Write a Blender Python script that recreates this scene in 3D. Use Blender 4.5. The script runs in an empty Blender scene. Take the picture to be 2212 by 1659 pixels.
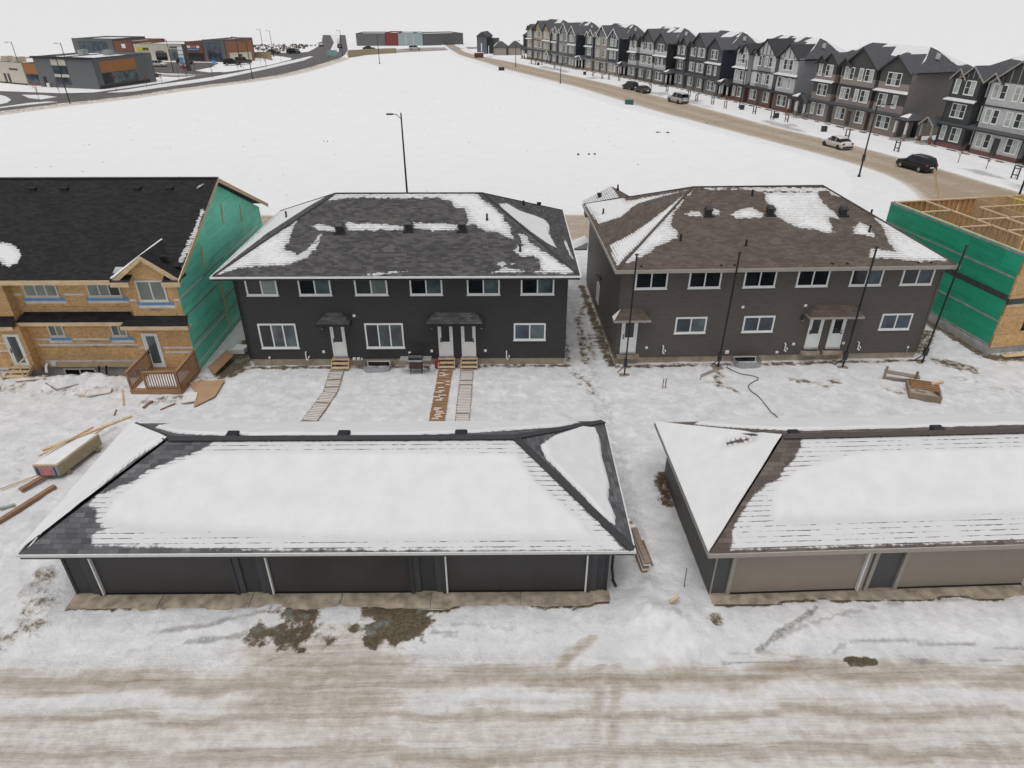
import bpy, math, random
import numpy as np
from mathutils import Vector, Matrix
R = math.radians
random.seed(7)
SC = bpy.context.scene
COL = SC.collection

# ---------------------------------------------------------------- camera, world, sun, exposure
cam_d = bpy.data.cameras.new('camera'); cam = bpy.data.objects.new('camera', cam_d); COL.objects.link(cam)
cam.location = (0, 0, 18.0)
cam.rotation_euler = (R(90 - 30.22), 0, R(-0.51))
cam_d.sensor_width = 36; cam_d.lens = 36 * 1439 / 2212
cam_d.clip_start = 0.5; cam_d.clip_end = 9000
SC.camera = cam
w = bpy.data.worlds.new('World'); SC.world = w; w.use_nodes = True
wt = w.node_tree; wt.nodes.clear()
sky = wt.nodes.new('ShaderNodeTexSky'); sky.sky_type = 'NISHITA'; sky.sun_disc = False
sky.sun_elevation = R(76); sky.sun_rotation = R(215); sky.air_density = 1.0; sky.dust_density = 4.0
hs = wt.nodes.new('ShaderNodeHueSaturation'); hs.inputs['Saturation'].default_value = 0.16
bg = wt.nodes.new('ShaderNodeBackground'); bg.inputs['Strength'].default_value = 0.11
wo = wt.nodes.new('ShaderNodeOutputWorld')
wt.links.new(sky.outputs[0], hs.inputs['Color']); wt.links.new(hs.outputs[0], bg.inputs['Color']); wt.links.new(bg.outputs[0], wo.inputs['Surface'])
sun_d = bpy.data.lights.new('sun', 'SUN'); sun_d.energy = 1.0; sun_d.angle = R(50); sun_d.color = (1.0, .975, .94)
sun = bpy.data.objects.new('sun', sun_d); COL.objects.link(sun)
sun.rotation_euler = (R(14), 0, R(-35))
SC.view_settings.view_transform = 'Standard'; SC.view_settings.look = 'None'
SC.view_settings.exposure = -0.02; SC.view_settings.gamma = 1.0

# ---------------------------------------------------------------- numeric helpers
_rs = np.random.RandomState(11); _T = _rs.rand(256, 256)
def vnoise(x, y):
    x = np.asarray(x, float); y = np.asarray(y, float)
    xi = np.floor(x).astype(int); yi = np.floor(y).astype(int); fx = x - xi; fy = y - yi
    fx = fx * fx * (3 - 2 * fx); fy = fy * fy * (3 - 2 * fy)
    a = _T[xi & 255, yi & 255]; b = _T[(xi + 1) & 255, yi & 255]; c = _T[xi & 255, (yi + 1) & 255]; d = _T[(xi + 1) & 255, (yi + 1) & 255]
    return (a * (1 - fx) + b * fx) * (1 - fy) + (c * (1 - fx) + d * fx) * fy
def fbm(x, y, o=4):
    s = 0; a = .5; t = 0
    for i in range(o):
        s = s + a * vnoise(x * 2 ** i + 17.3 * i, y * 2 ** i + 5.1 * i); t += a; a *= .5
    return s / t
def sdf(x, y, poly):                       # positive inside
    p = np.asarray(poly, float); d = np.full(x.shape, 1e9); ins = np.zeros(x.shape, bool)
    for i in range(len(p)):
        a = p[i]; b = p[(i + 1) % len(p)]; e = b - a; wx = x - a[0]; wy = y - a[1]
        t = np.clip((wx * e[0] + wy * e[1]) / (e @ e + 1e-9), 0, 1)
        d = np.minimum(d, (wx - e[0] * t) ** 2 + (wy - e[1] * t) ** 2)
        c = ((a[1] > y) != (b[1] > y)) & (x < (b[0] - a[0]) * (y - a[1]) / ((b[1] - a[1]) if b[1] != a[1] else 1e-9) + a[0])
        ins ^= c
    return np.where(ins, 1, -1) * np.sqrt(d)
def dline(x, y, pts):
    d = np.full(x.shape, 1e9)
    for a, b in zip(pts[:-1], pts[1:]):
        ex, ey = b[0] - a[0], b[1] - a[1]
        t = np.clip(((x - a[0]) * ex + (y - a[1]) * ey) / (ex * ex + ey * ey + 1e-9), 0, 1)
        d = np.minimum(d, np.hypot(x - a[0] - ex * t, y - a[1] - ey * t))
    return d
def sstep(a, b, v):
    t = np.clip((v - a) / (b - a), 0, 1); return t * t * (3 - 2 * t)

# ---------------------------------------------------------------- materials
def N(nt, t, **k):
    n = nt.nodes.new(t)
    for a, b in k.items():
        if a.startswith('i_'):
            n.inputs[a[2:].replace('_', ' ')].default_value = b
        else: setattr(n, a, b)
    return n
def newmat(name):
    m = bpy.data.materials.new(name); m.use_nodes = True; nt = m.node_tree
    b = nt.nodes['Principled BSDF']; return m, nt, b
def c4(c): return (c[0], c[1], c[2], 1)
def mixc(nt, fac, a, b):
    n = nt.nodes.new('ShaderNodeMix'); n.data_type = 'RGBA'
    for s, v in ((0, fac), (6, a), (7, b)):
        if isinstance(v, (int, float)): n.inputs[s].default_value = v
        elif isinstance(v, tuple): n.inputs[s].default_value = c4(v)
        else: nt.links.new(v, n.inputs[s])
    return n.outputs[2]
def mth(nt, op, a, b=0.0, c=None):
    n = nt.nodes.new('ShaderNodeMath'); n.operation = op
    for i, v in enumerate((a, b, c)):
        if v is None: continue
        if isinstance(v, (int, float)): n.inputs[i].default_value = v
        else: nt.links.new(v, n.inputs[i])
    return n.outputs[0]
def mrange(nt, v, a, b, c=0.0, d=1.0):
    n = nt.nodes.new('ShaderNodeMapRange'); n.clamp = True
    nt.links.new(v, n.inputs[0])
    for i, q in enumerate((a, b, c, d)): n.inputs[i + 1].default_value = q
    return n.outputs[0]
def noise(nt, vec, scale, detail=3, rough=.5, dim=None):
    n = nt.nodes.new('ShaderNodeTexNoise'); n.inputs['Scale'].default_value = scale
    n.inputs['Detail'].default_value = detail; n.inputs['Roughness'].default_value = rough
    if vec is not None: nt.links.new(vec, n.inputs['Vector'])
    return n.outputs[0]
def mapping(nt, vec, scale=(1, 1, 1), rot=(0, 0, 0)):
    n = nt.nodes.new('ShaderNodeMapping'); n.inputs['Scale'].default_value = scale; n.inputs['Rotation'].default_value = rot
    nt.links.new(vec, n.inputs['Vector']); return n.outputs[0]
def bump(nt, b, h, strength=.3, dist=.02):
    n = nt.nodes.new('ShaderNodeBump'); n.inputs['Strength'].default_value = strength; n.inputs['Distance'].default_value = dist
    nt.links.new(h, n.inputs['Height']); nt.links.new(n.outputs[0], b.inputs['Normal']); return n
def simple(name, col, rough=.6, var=.12, scale=6, metal=0, bmp=0, bscale=40):
    m, nt, b = newmat(name); tc = nt.nodes.new('ShaderNodeTexCoord').outputs['Object']
    f = noise(nt, tc, scale, 4)
    f = mrange(nt, f, .3, .7)
    dk = tuple(c * (1 - var) for c in col); lt = tuple(min(1, c * (1 + var)) for c in col)
    nt.links.new(mixc(nt, f, dk, lt), b.inputs['Base Color'])
    b.inputs['Roughness'].default_value = rough; b.inputs['Metallic'].default_value = metal
    if bmp: bump(nt, b, noise(nt, tc, bscale, 3), bmp)
    return m
def siding(name, col, lap=.11, rough=.55, vert=False, lo=.62, bs=.6):
    m, nt, b = newmat(name); tc = nt.nodes.new('ShaderNodeTexCoord').outputs['Object']
    s = nt.nodes.new('ShaderNodeSeparateXYZ'); nt.links.new(tc, s.inputs[0])
    z = s.outputs['X' if vert else 'Z']
    fr = mth(nt, 'FRACT', mth(nt, 'DIVIDE', z, lap))
    f = noise(nt, mapping(nt, tc, (.6, .6, 3)), 3, 4)
    base = mixc(nt, mrange(nt, f, .3, .7), tuple(c * .88 for c in col), tuple(c * 1.12 for c in col))
    lap_shade = mrange(nt, fr, 0.0, .12, lo, 1.0)                # shadow line under each lap, painted into the colour
    mul = nt.nodes.new('ShaderNodeMix'); mul.data_type = 'RGBA'; mul.blend_type = 'MULTIPLY'; mul.inputs[0].default_value = 1
    nt.links.new(base, mul.inputs[6]); cmb = nt.nodes.new('ShaderNodeCombineColor')
    for i in range(3): nt.links.new(lap_shade, cmb.inputs[i])
    nt.links.new(cmb.outputs[0], mul.inputs[7]); nt.links.new(mul.outputs[2], b.inputs['Base Color'])
    b.inputs['Roughness'].default_value = rough
    bump(nt, b, mth(nt, 'SUBTRACT', 1.0, fr), bs, .018)
    return m
def shingle(name, c1, c2, stripe=.42, amp=.45, row=.143, wid=.31, nz=2.2):
    m, nt, b = newmat(name)
    uv = nt.nodes.new('ShaderNodeTexCoord').outputs['UV']
    br = nt.nodes.new('ShaderNodeTexBrick'); nt.links.new(uv, br.inputs['Vector'])
    br.inputs['Scale'].default_value = 1; br.inputs['Brick Width'].default_value = wid; br.inputs['Row Height'].default_value = row
    br.inputs['Mortar Size'].default_value = .006; br.inputs['Mortar Smooth'].default_value = .2; br.inputs['Bias'].default_value = -.1
    br.offset = .37; br.inputs['Color1'].default_value = c4(c1); br.inputs['Color2'].default_value = c4(c2)
    br.inputs['Mortar'].default_value = c4(tuple(c * .35 for c in c1))
    gr = noise(nt, uv, 60, 2); big = noise(nt, uv, .8, 3)
    col = mixc(nt, mrange(nt, gr, .3, .7, 0, .35), br.outputs[0], tuple(c * 1.7 for c in c2))
    col = mixc(nt, mrange(nt, big, .35, .7, 0, .3), col, tuple(c * .6 for c in c1))
    sp = nt.nodes.new('ShaderNodeSeparateXYZ'); nt.links.new(uv, sp.inputs[0])
    fr = mth(nt, 'FRACT', mth(nt, 'DIVIDE', sp.outputs[1], row))
    at = nt.nodes.new('ShaderNodeAttribute'); at.attribute_name = 'snow'; sn = at.outputs['Fac']
    n1 = noise(nt, uv, nz, 4, .6); n2 = noise(nt, mapping(nt, uv, (5, 1 / row, 1)), 1, 2)
    v = mth(nt, 'ADD', sn, mth(nt, 'MULTIPLY', mth(nt, 'SUBTRACT', n1, .5), amp))
    v = mth(nt, 'ADD', v, mth(nt, 'MULTIPLY', mth(nt, 'SUBTRACT', n2, .5), .16 if stripe < .3 else .26))
    st = mrange(nt, fr, .74, .97, 0, 1)                    # melt line at each butt edge
    dash = noise(nt, mapping(nt, uv, (2.6, 1 / row, 1)), 1, 3, .6); pt = noise(nt, uv, .55, 3)
    dd = mth(nt, 'ADD', mth(nt, 'MULTIPLY', dash, .55), mth(nt, 'MULTIPLY', pt, .45))
    st = mth(nt, 'MULTIPLY', st, mrange(nt, dd, .42, .60, .12, 1.0))
    v = mth(nt, 'SUBTRACT', v, mth(nt, 'MULTIPLY', st, stripe))
    mask = mrange(nt, v, -.015, .045)
    sv = noise(nt, uv, 1.3, 5, .6)
    snc = mixc(nt, mrange(nt, sv, .3, .7), (.69, .688, .69), (.755, .752, .75))
    snc = mixc(nt, mrange(nt, sn, .12, .30, .32, 0), snc, (.50, .50, .515))
    nt.links.new(mixc(nt, mask, col, snc), b.inputs['Base Color'])
    b.inputs['Roughness'].default_value = .85; b.inputs['Specular IOR Level'].default_value = .25
    h = mth(nt, 'ADD', mth(nt, 'MULTIPLY', mth(nt, 'SUBTRACT', 1.0, fr), .35), mth(nt, 'MULTIPLY', br.outputs['Fac'], -.3))
    h = mth(nt, 'MULTIPLY', h, mth(nt, 'SUBTRACT', 1.0, mask))
    h = mth(nt, 'ADD', h, mth(nt, 'MULTIPLY', mask, 1.8))
    h = mth(nt, 'ADD', h, mth(nt, 'MULTIPLY', noise(nt, uv, 3.2, 4, .5), .9))
    bump(nt, b, h, .55, .02)
    return m
def osb(name, c1=(.56, .33, .14), c2=(.80, .54, .27)):
    m, nt, b = newmat(name); tc = nt.nodes.new('ShaderNodeTexCoord').outputs['Object']
    vo = nt.nodes.new('ShaderNodeTexVoronoi'); vo.inputs['Scale'].default_value = 9; nt.links.new(mapping(nt, tc, (1, 1, 2.1), (.3, .4, .2)), vo.inputs['Vector'])
    f = mth(nt, 'ADD', mth(nt, 'MULTIPLY', vo.outputs['Color'], .55), mth(nt, 'MULTIPLY', noise(nt, tc, 2.5, 4), .5))
    col = mixc(nt, mrange(nt, f, .3, .8), c1, c2)
    br = nt.nodes.new('ShaderNodeTexBrick'); br.inputs['Scale'].default_value = 1; br.inputs['Brick Width'].default_value = 2.44; br.inputs['Row Height'].default_value = 1.22
    br.inputs['Mortar Size'].default_value = .012; br.inputs['Color1'].default_value = (1, 1, 1, 1); br.inputs['Color2'].default_value = (.85, .85, .85, 1); br.inputs['Mortar'].default_value = (.45, .4, .35, 1)
    nt.links.new(mapping(nt, tc, (1, 1, 1), (R(90), 0, 0)), br.inputs['Vector'])
    mul = nt.nodes.new('ShaderNodeMix'); mul.data_type = 'RGBA'; mul.blend_type = 'MULTIPLY'; mul.inputs[0].default_value = .8
    nt.links.new(col, mul.inputs[6]); nt.links.new(br.outputs[0], mul.inputs[7]); nt.links.new(mul.outputs[2], b.inputs['Base Color'])
    b.inputs['Roughness'].default_value = .75; bump(nt, b, vo.outputs['Distance'], .15, .01); return m
def wood(name, col, rough=.7, axis=0):
    m, nt, b = newmat(name); tc = nt.nodes.new('ShaderNodeTexCoord').outputs['Object']
    s = [9, 9, 9]; s[axis] = .8
    f = noise(nt, mapping(nt, tc, tuple(s)), 2.2, 5, .6); g = noise(nt, tc, 1.5, 3)
    c = mixc(nt, mrange(nt, f, .3, .7), tuple(x * .68 for x in col), tuple(min(1, x * 1.25) for x in col))
    nt.links.new(mixc(nt, mrange(nt, g, .4, .75, 0, .45), c, tuple(x * .6 for x in col)), b.inputs['Base Color'])
    b.inputs['Roughness'].default_value = rough; bump(nt, b, f, .25, .01); return m
def glass(name, col, rough=.06, ior=1.55, var=.5, scale=.7):
    m, nt, b = newmat(name); tc = nt.nodes.new('ShaderNodeTexCoord').outputs['Object']
    f = noise(nt, mapping(nt, tc, (1, 1, .8)), scale, 3, .55)
    nt.links.new(mixc(nt, mrange(nt, f, .38, .62), tuple(c * (1 - var) for c in col), tuple(c * (1 + var) for c in col)), b.inputs['Base Color'])
    b.inputs['Roughness'].default_value = rough; b.inputs['IOR'].default_value = ior
    return m
def brick(name, c1, c2, mo=(.4, .38, .35), w_=.22, h_=.075):
    m, nt, b = newmat(name); tc = nt.nodes.new('ShaderNodeTexCoord').outputs['Object']
    br = nt.nodes.new('ShaderNodeTexBrick'); br.inputs['Scale'].default_value = 1; br.inputs['Brick Width'].default_value = w_; br.inputs['Row Height'].default_value = h_
    br.inputs['Mortar Size'].default_value = .008; br.inputs['Color1'].default_value = c4(c1); br.inputs['Color2'].default_value = c4(c2); br.inputs['Mortar'].default_value = c4(mo)
    nt.links.new(mapping(nt, tc, (1, 1, 1), (R(90), 0, 0)), br.inputs['Vector'])
    nt.links.new(br.outputs[0], b.inputs['Base Color']); b.inputs['Roughness'].default_value = .8; return m
def greenwrap(name, col=(.14, .60, .42)):
    m, nt, b = newmat(name); tc = nt.nodes.new('ShaderNodeTexCoord').outputs['Object']
    sp = nt.nodes.new('ShaderNodeSeparateXYZ'); nt.links.new(tc, sp.inputs[0])
    cb = nt.nodes.new('ShaderNodeCombineXYZ'); nt.links.new(sp.outputs[1], cb.inputs[0]); nt.links.new(sp.outputs[2], cb.inputs[1])
    br = nt.nodes.new('ShaderNodeTexBrick'); br.inputs['Scale'].default_value = 1; br.inputs['Brick Width'].default_value = 2.44; br.inputs['Row Height'].default_value = 1.22
    br.inputs['Mortar Size'].default_value = .012; br.offset = .5
    br.inputs['Color1'].default_value = c4(col); br.inputs['Color2'].default_value = c4(tuple(c * 1.3 for c in col)); br.inputs['Mortar'].default_value = c4(tuple(c * .45 for c in col))
    nt.links.new(cb.outputs[0], br.inputs['Vector'])
    f = noise(nt, mapping(nt, tc, (1, .5, 2)), 1.2, 5, .6)
    c = mixc(nt, mrange(nt, f, .35, .7, 0, .5), br.outputs[0], tuple(min(1, x * 1.7 + .015) for x in col))
    nt.links.new(c, b.inputs['Base Color']); b.inputs['Roughness'].default_value = .6
    bump(nt, b, noise(nt, tc, 8, 4), .2, .02); return m
def groundmat(name):
    m, nt, b = newmat(name)
    geo = nt.nodes.new('ShaderNodeNewGeometry').outputs['Position']
    at = nt.nodes.new('ShaderNodeAttribute'); at.attribute_name = 'gm'
    sc = nt.nodes.new('ShaderNodeSeparateColor'); nt.links.new(at.outputs['Color'], sc.inputs[0])
    tan, soil, grey = sc.outputs[0], sc.outputs[1], sc.outputs[2]; rg = at.outputs['Alpha']
    a1 = noise(nt, geo, .35, 5, .6); a2 = noise(nt, geo, 2.6, 6, .62); a3 = noise(nt, geo, 11, 4, .65); a4 = noise(nt, geo, 1.05, 5, .6)
    wv = nt.nodes.new('ShaderNodeVectorMath'); wv.operation = 'ADD'; cx = nt.nodes.new('ShaderNodeCombineXYZ')
    nt.links.new(mth(nt, 'MULTIPLY', a1, .45), cx.inputs[1]); nt.links.new(geo, wv.inputs[0]); nt.links.new(cx.outputs[0], wv.inputs[1])
    strk = noise(nt, mapping(nt, wv.outputs[0], (.10, 3.4, 1)), 1.5, 10, .74)
    st2 = noise(nt, mapping(nt, geo, (.5, 9, 1)), 1.6, 5, .6)
    fld = mixc(nt, mrange(nt, a1, .3, .7), (.80, .797, .80), (.835, .83, .832))
    fld = mixc(nt, mrange(nt, a2, .66, .78, 0, .22), fld, (.55, .55, .55))
    yrd = mixc(nt, mrange(nt, a4, .34, .66), (.60, .60, .613), (.765, .762, .767))
    yrd = mixc(nt, mrange(nt, a2, .38, .66, 0, .5), yrd, (.52, .52, .535))
    snow = mixc(nt, rg, fld, yrd)
    snow = mixc(nt, mrange(nt, tan, .08, .30, 0, .85), snow, mixc(nt, mrange(nt, a2, .35, .7), (.73, .695, .635), (.60, .565, .505)))
    # sand worked into the packed snow
    tv = mth(nt, 'ADD', tan, mth(nt, 'MULTIPLY', mth(nt, 'SUBTRACT', strk, .5), 2.1))
    tv = mth(nt, 'ADD', tv, mth(nt, 'MULTIPLY', mth(nt, 'SUBTRACT', a2, .5), .75))
    tv = mth(nt, 'ADD', tv, mth(nt, 'MULTIPLY', mth(nt, 'SUBTRACT', a1, .5), .4))
    tm = mrange(nt, tv, .10, 1.0); tm = mth(nt, 'MULTIPLY', tm, mrange(nt, tan, .02, .2))
    tcol = mixc(nt, mrange(nt, a3, .3, .7), (.30, .228, .16), (.46, .372, .28))
    col = mixc(nt, tm, snow, tcol)
    dk = mth(nt, 'MULTIPLY', mrange(nt, mth(nt, 'ADD', mth(nt, 'MULTIPLY', a3, .6), mth(nt, 'MULTIPLY', st2, .5)), .60, .70), mrange(nt, tv, .35, .8))
    col = mixc(nt, mth(nt, 'MULTIPLY', dk, .6), col, (.18, .125, .08))
    # dark packed snow and tyre prints
    gv = mth(nt, 'ADD', grey, mth(nt, 'MULTIPLY', mth(nt, 'SUBTRACT', a2, .5), .7)); gv = mth(nt, 'ADD', gv, mth(nt, 'MULTIPLY', mth(nt, 'SUBTRACT', a3, .5), 1.0))
    gmk = mth(nt, 'MULTIPLY', mrange(nt, gv, .38, .80), mrange(nt, grey, .05, .2))
    col = mixc(nt, mth(nt, 'MULTIPLY', gmk, .95), col, mixc(nt, mrange(nt, a3, .35, .65), (.17, .16, .15), (.52, .515, .51)))
    # bare soil
    sv = mth(nt, 'ADD', soil, mth(nt, 'MULTIPLY', mth(nt, 'SUBTRACT', a2, .5), 1.5))
    sv = mth(nt, 'ADD', sv, mth(nt, 'MULTIPLY', mth(nt, 'SUBTRACT', a3, .5), .8))
    slush = mth(nt, 'MULTIPLY', mrange(nt, sv, .28, .52, 0, .8), mrange(nt, soil, .03, .15))
    col = mixc(nt, slush, col, mixc(nt, mrange(nt, a3, .3, .7), (.30, .255, .20), (.50, .46, .41)))
    sm = mth(nt, 'MULTIPLY', mrange(nt, sv, .46, .66), mrange(nt, soil, .03, .15))
    scol = mixc(nt, mrange(nt, a3, .3, .7), (.06, .046, .03), (.17, .135, .09))
    scol = mixc(nt, mth(nt, 'MULTIPLY', mrange(nt, a4, .55, .66), mrange(nt, soil, .55, .8)), scol, (.20, .235, .205))
    nt.links.new(mixc(nt, sm, col, scol), b.inputs['Base Color'])
    nt.links.new(mrange(nt, sm, 0, 1, .75, .55), b.inputs['Roughness']); b.inputs['Specular IOR Level'].default_value = .2
    h = mth(nt, 'ADD', mth(nt, 'MULTIPLY', a2, 1.0), mth(nt, 'MULTIPLY', a3, .22))
    h = mth(nt, 'ADD', h, mth(nt, 'MULTIPLY', a4, 1.6))
    h = mth(nt, 'MULTIPLY', h, mrange(nt, rg, 0, 1, .25, 1.0))
    h = mth(nt, 'SUBTRACT', h, mth(nt, 'MULTIPLY', sm, .25)); h = mth(nt, 'SUBTRACT', h, mth(nt, 'MULTIPLY', gmk, .15))
    h = mth(nt, 'ADD', h, mth(nt, 'MULTIPLY', mth(nt, 'MULTIPLY', strk, 1.6), mrange(nt, tan, .05, .4)))
    bump(nt, b, h, .75, .11)
    return m

M = {}
M['ground'] = groundmat('snowy_ground')
M['snow'] = simple('snow', (.74, .738, .738), .8, .05, 2, bmp=.3, bscale=6)
M['charcoal_siding'] = siding('charcoal_siding', (.036, .036, .038))
M['brown_siding'] = siding('grey_brown_siding', (.100, .089, .078))
M['charcoal_panel'] = simple('charcoal_panel', (.048, .050, .056), .6, .08)
M['charcoal_door'] = simple('charcoal_garage_door', (.054, .051, .052), .5, .07, 1.2)
M['grey_panel'] = simple('slate_panel', (.085, .09, .095), .6, .08)
M['tan_door'] = simple('taupe_garage_door', (.315, .272, .222), .5, .04, 1.2)
M['tan_trim'] = simple('taupe_trim', (.36, .335, .30), .55, .06)
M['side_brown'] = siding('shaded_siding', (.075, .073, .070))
M['white'] = simple('white_paint', (.82, .83, .82), .45, .04)
M['white_dirty'] = simple('white_vinyl', (.66, .66, .65), .5, .08)
M['black'] = simple('black_metal', (.012, .012, .013), .45, .2)
M['dark'] = simple('dark_plastic', (.03, .03, .032), .5, .2)
M['steel'] = simple('galvanised_steel', (.42, .43, .44), .4, .15, metal=.6)
M['concrete'] = simple('concrete', (.36, .30, .225), .85, .22, 2.2, bmp=.25, bscale=18)
M['concrete_grey'] = simple('grey_concrete', (.42, .41, .39), .85, .18, 2.2, bmp=.2, bscale=18)
M['apron'] = simple('sandy_concrete', (.36, .30, .23), .85, .42, 2.4, bmp=.25, bscale=14)
M['shA'] = shingle('charcoal_shingles', (.034, .033, .034), (.125, .121, .118), .72, .5)
M['shB'] = shingle('brown_shingles', (.075, .061, .050), (.140, .116, .098), .72, .5)
M['shL'] = shingle('black_shingles', (.009, .009, .0095), (.030, .029, .030), .35, .35)
M['shG1'] = shingle('charcoal_garage_shingles', (.046, .047, .050), (.165, .167, .174), .18, .20, .18, .33)
M['shG2'] = shingle('brown_garage_shingles', (.066, .053, .046), (.165, .138, .124), .18, .20, .18, .33)
M['osb'] = osb('strand_board')
M['ply'] = wood('plywood', (.60, .44, .26))
M['spruce'] = wood('spruce_lumber', (.66, .50, .31))
M['sprucez'] = wood('spruce_studs', (.60, .45, .28), axis=2)
M['cedar'] = wood('treated_brown_lumber', (.33, .185, .095), axis=2)
M['cedarx'] = wood('treated_brown_boards', (.36, .21, .11), axis=0)
M['oldwood'] = wood('weathered_wood', (.30, .235, .18))
M['greywood'] = wood('grey_slats', (.40, .34, .29))
M['redwood'] = wood('red_brown_board', (.30, .175, .10))
M['green'] = greenwrap('green_sheathing')
M['green2'] = greenwrap('green_sheathing_deep', (.013, .29, .165))
M['tape'] = simple('seam_tape', (.70, .67, .64), .5, .15, 3)
M['tape_grey'] = simple('grey_seam_tape', (.30, .33, .31), .6, .25, 2)
M['tape_blue'] = simple('blue_flashing', (.13, .32, .58), .5, .1)
M['tape_dark'] = simple('dark_membrane', (.055, .062, .06), .6, .3, 2)
M['cream'] = simple('cream_window_frame', (.66, .65, .58), .5, .05)
M['glass_dark'] = glass('dark_glass', (.012, .015, .017))
M['glass_screen'] = glass('screened_glass', (.020, .023, .024), .3)
M['glass_teal'] = glass('teal_glass', (.085, .115, .12), .12)
M['glass_blue'] = glass('blue_glass', (.045, .065, .085), .1)
M['glass_green'] = glass('grey_green_glass', (.19, .23, .20), .1, var=.25)
M['glass_pale'] = glass('pale_glass', (.40, .44, .40), .3, var=.2)  # pale grey-green pane colour
M['asphalt'] = simple('asphalt', (.105, .098, .095), .8, .25, .35)
M['asphalt_snow'] = simple('snowy_asphalt', (.33, .31, .30), .8, .4, .25)
M['haydirt'] = simple('sand', (.5, .42, .32), .9, .2, 1)
M['retain'] = simple('tan_block', (.36, .29, .19), .9, .15)
M['pink'] = simple('pink_wrap', (.50, .19, .20), .6, .3, 9)
M['purple'] = simple('purple_print', (.09, .05, .14), .6, .2, 9)
M['rust'] = simple('rusty_metal', (.07, .04, .03), .7, .4, 9)
M['red'] = simple('red_plastic', (.35, .04, .04), .5, .1)
M['tgreen'] = simple('green_cabinet', (.04, .13, .09), .5, .15)
M['yellow'] = simple('yellow_panel', (.60, .52, .06), .6, .15)
M['bark'] = simple('bark', (.10, .075, .055), .9, .3, 20)
M['twig'] = simple('dry_twigs', (.16, .10, .065), .9, .3, 20)
M['lettering'] = simple('dark_lettering', (.16, .12, .14), .6, .1)
_cm = {}
def CM(col, rough=.6, kind='simple'):
    k = (tuple(round(c, 3) for c in col), rough, kind)
    if k not in _cm:
        nm = 'paint_%02x%02x%02x' % tuple(int(min(1, c) * 255) for c in col)
        _cm[k] = siding(nm, col, .16, rough) if kind == 'siding' else simple(nm, col, rough, .08, 2)
    return _cm[k]

# ---------------------------------------------------------------- mesh builder and object helpers
class MB:
    def __init__(s): s.v = []; s.f = []; s.m = []; s.mats = []; s.cur = 0
    def use(s, m):
        if isinstance(m, str): m = M[m]
        if m not in s.mats: s.mats.append(m)
        s.cur = s.mats.index(m); return s
    def add(s, vs, fs):
        o = len(s.v); s.v += [tuple(v) for v in vs]; s.f += [tuple(i + o for i in f) for f in fs]; s.m += [s.cur] * len(fs); return s
    def box(s, x0, x1, y0, y1, z0, z1, m=None):
        if m is not None: s.use(m)
        x0, x1 = sorted((x0, x1)); y0, y1 = sorted((y0, y1)); z0, z1 = sorted((z0, z1))
        return s.add([(x0, y0, z0), (x1, y0, z0), (x1, y1, z0), (x0, y1, z0), (x0, y0, z1), (x1, y0, z1), (x1, y1, z1), (x0, y1, z1)],
                     [(0, 3, 2, 1), (4, 5, 6, 7), (0, 1, 5, 4), (1, 2, 6, 5), (2, 3, 7, 6), (3, 0, 4, 7)])
    def prism(s, pts, d, m=None):                   # planar polygon pts extruded by vector d
        if m is not None: s.use(m)
        n = len(pts); d = Vector(d); P = [Vector(p) for p in pts]
        return s.add([tuple(p) for p in P] + [tuple(p + d) for p in P],
                     [tuple(range(n))[::-1], tuple(range(n, 2 * n))] + [(i, (i + 1) % n, n + (i + 1) % n, n + i) for i in range(n)])
    def beam(s, a, b, w_, h_, m=None, up=(0, 0, 1)):
        if m is not None: s.use(m)
        a = Vector(a); b = Vector(b); d = (b - a).normalized(); u = Vector(up)
        r = d.cross(u)
        if r.length < 1e-4: r = d.cross(Vector((0, 1, 0)))
        r.normalize(); u = r.cross(d); r *= w_ / 2; u *= h_ / 2
        vs = [a - r - u, a + r - u, a + r + u, a - r + u, b - r - u, b + r - u, b + r + u, b - r + u]
        return s.add(vs, [(0, 1, 2, 3), (7, 6, 5, 4), (0, 4, 5, 1), (1, 5, 6, 2), (2, 6, 7, 3), (3, 7, 4, 0)])
    def cyl(s, a, b, r0, r1=None, n=10, m=None):
        if m is not None: s.use(m)
        r1 = r0 if r1 is None else r1; a = Vector(a); b = Vector(b); d = (b - a).normalized()
        p = d.orthogonal().normalized(); q = d.cross(p); vs = []
        for c, r in ((a, r0), (b, r1)):
            for i in range(n):
                t = 2 * math.pi * i / n; vs.append(c + (p * math.cos(t) + q * math.sin(t)) * r)
        return s.add(vs, [(i, (i + 1) % n, n + (i + 1) % n, n + i) for i in range(n)] + [tuple(range(n))[::-1], tuple(range(n, 2 * n))])
    def tube(s, pts, r, n=8, m=None):
        if m is not None: s.use(m)
        for a, b in zip(pts[:-1], pts[1:]): s.cyl(a, b, r, r, n)
        return s
    def mesh(s, name):
        me = bpy.data.meshes.new(name); me.from_pydata(s.v, [], s.f)
        for m in s.mats: me.materials.append(m)
        me.polygons.foreach_set('material_index', s.m); me.update(); return me
    def build(s, name, parent=None, bevel=0, smooth=False, loc=None):
        o = bpy.data.objects.new(name, s.mesh(name)); COL.objects.link(o)
        if parent: o.parent = parent
        if loc: o.location = loc
        if bevel:
            b = o.modifiers.new('bevel', 'BEVEL'); b.width = bevel; b.segments = 2; b.limit_method = 'ANGLE'
        if smooth: o.data.polygons.foreach_set('use_smooth', [True] * len(o.data.polygons))
        return o
def thing(name, label, cat, loc=(0, 0, 0), rz=0, group=None):
    o = bpy.data.objects.new(name, None); COL.objects.link(o); o.empty_display_size = .3
    o.location = loc; o.rotation_euler = (0, 0, rz); tag(o, label, cat, group); return o
def tag(o, label, cat, group=None):
    o['label'] = label; o['category'] = cat
    if group: o['group'] = group
    return o
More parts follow.
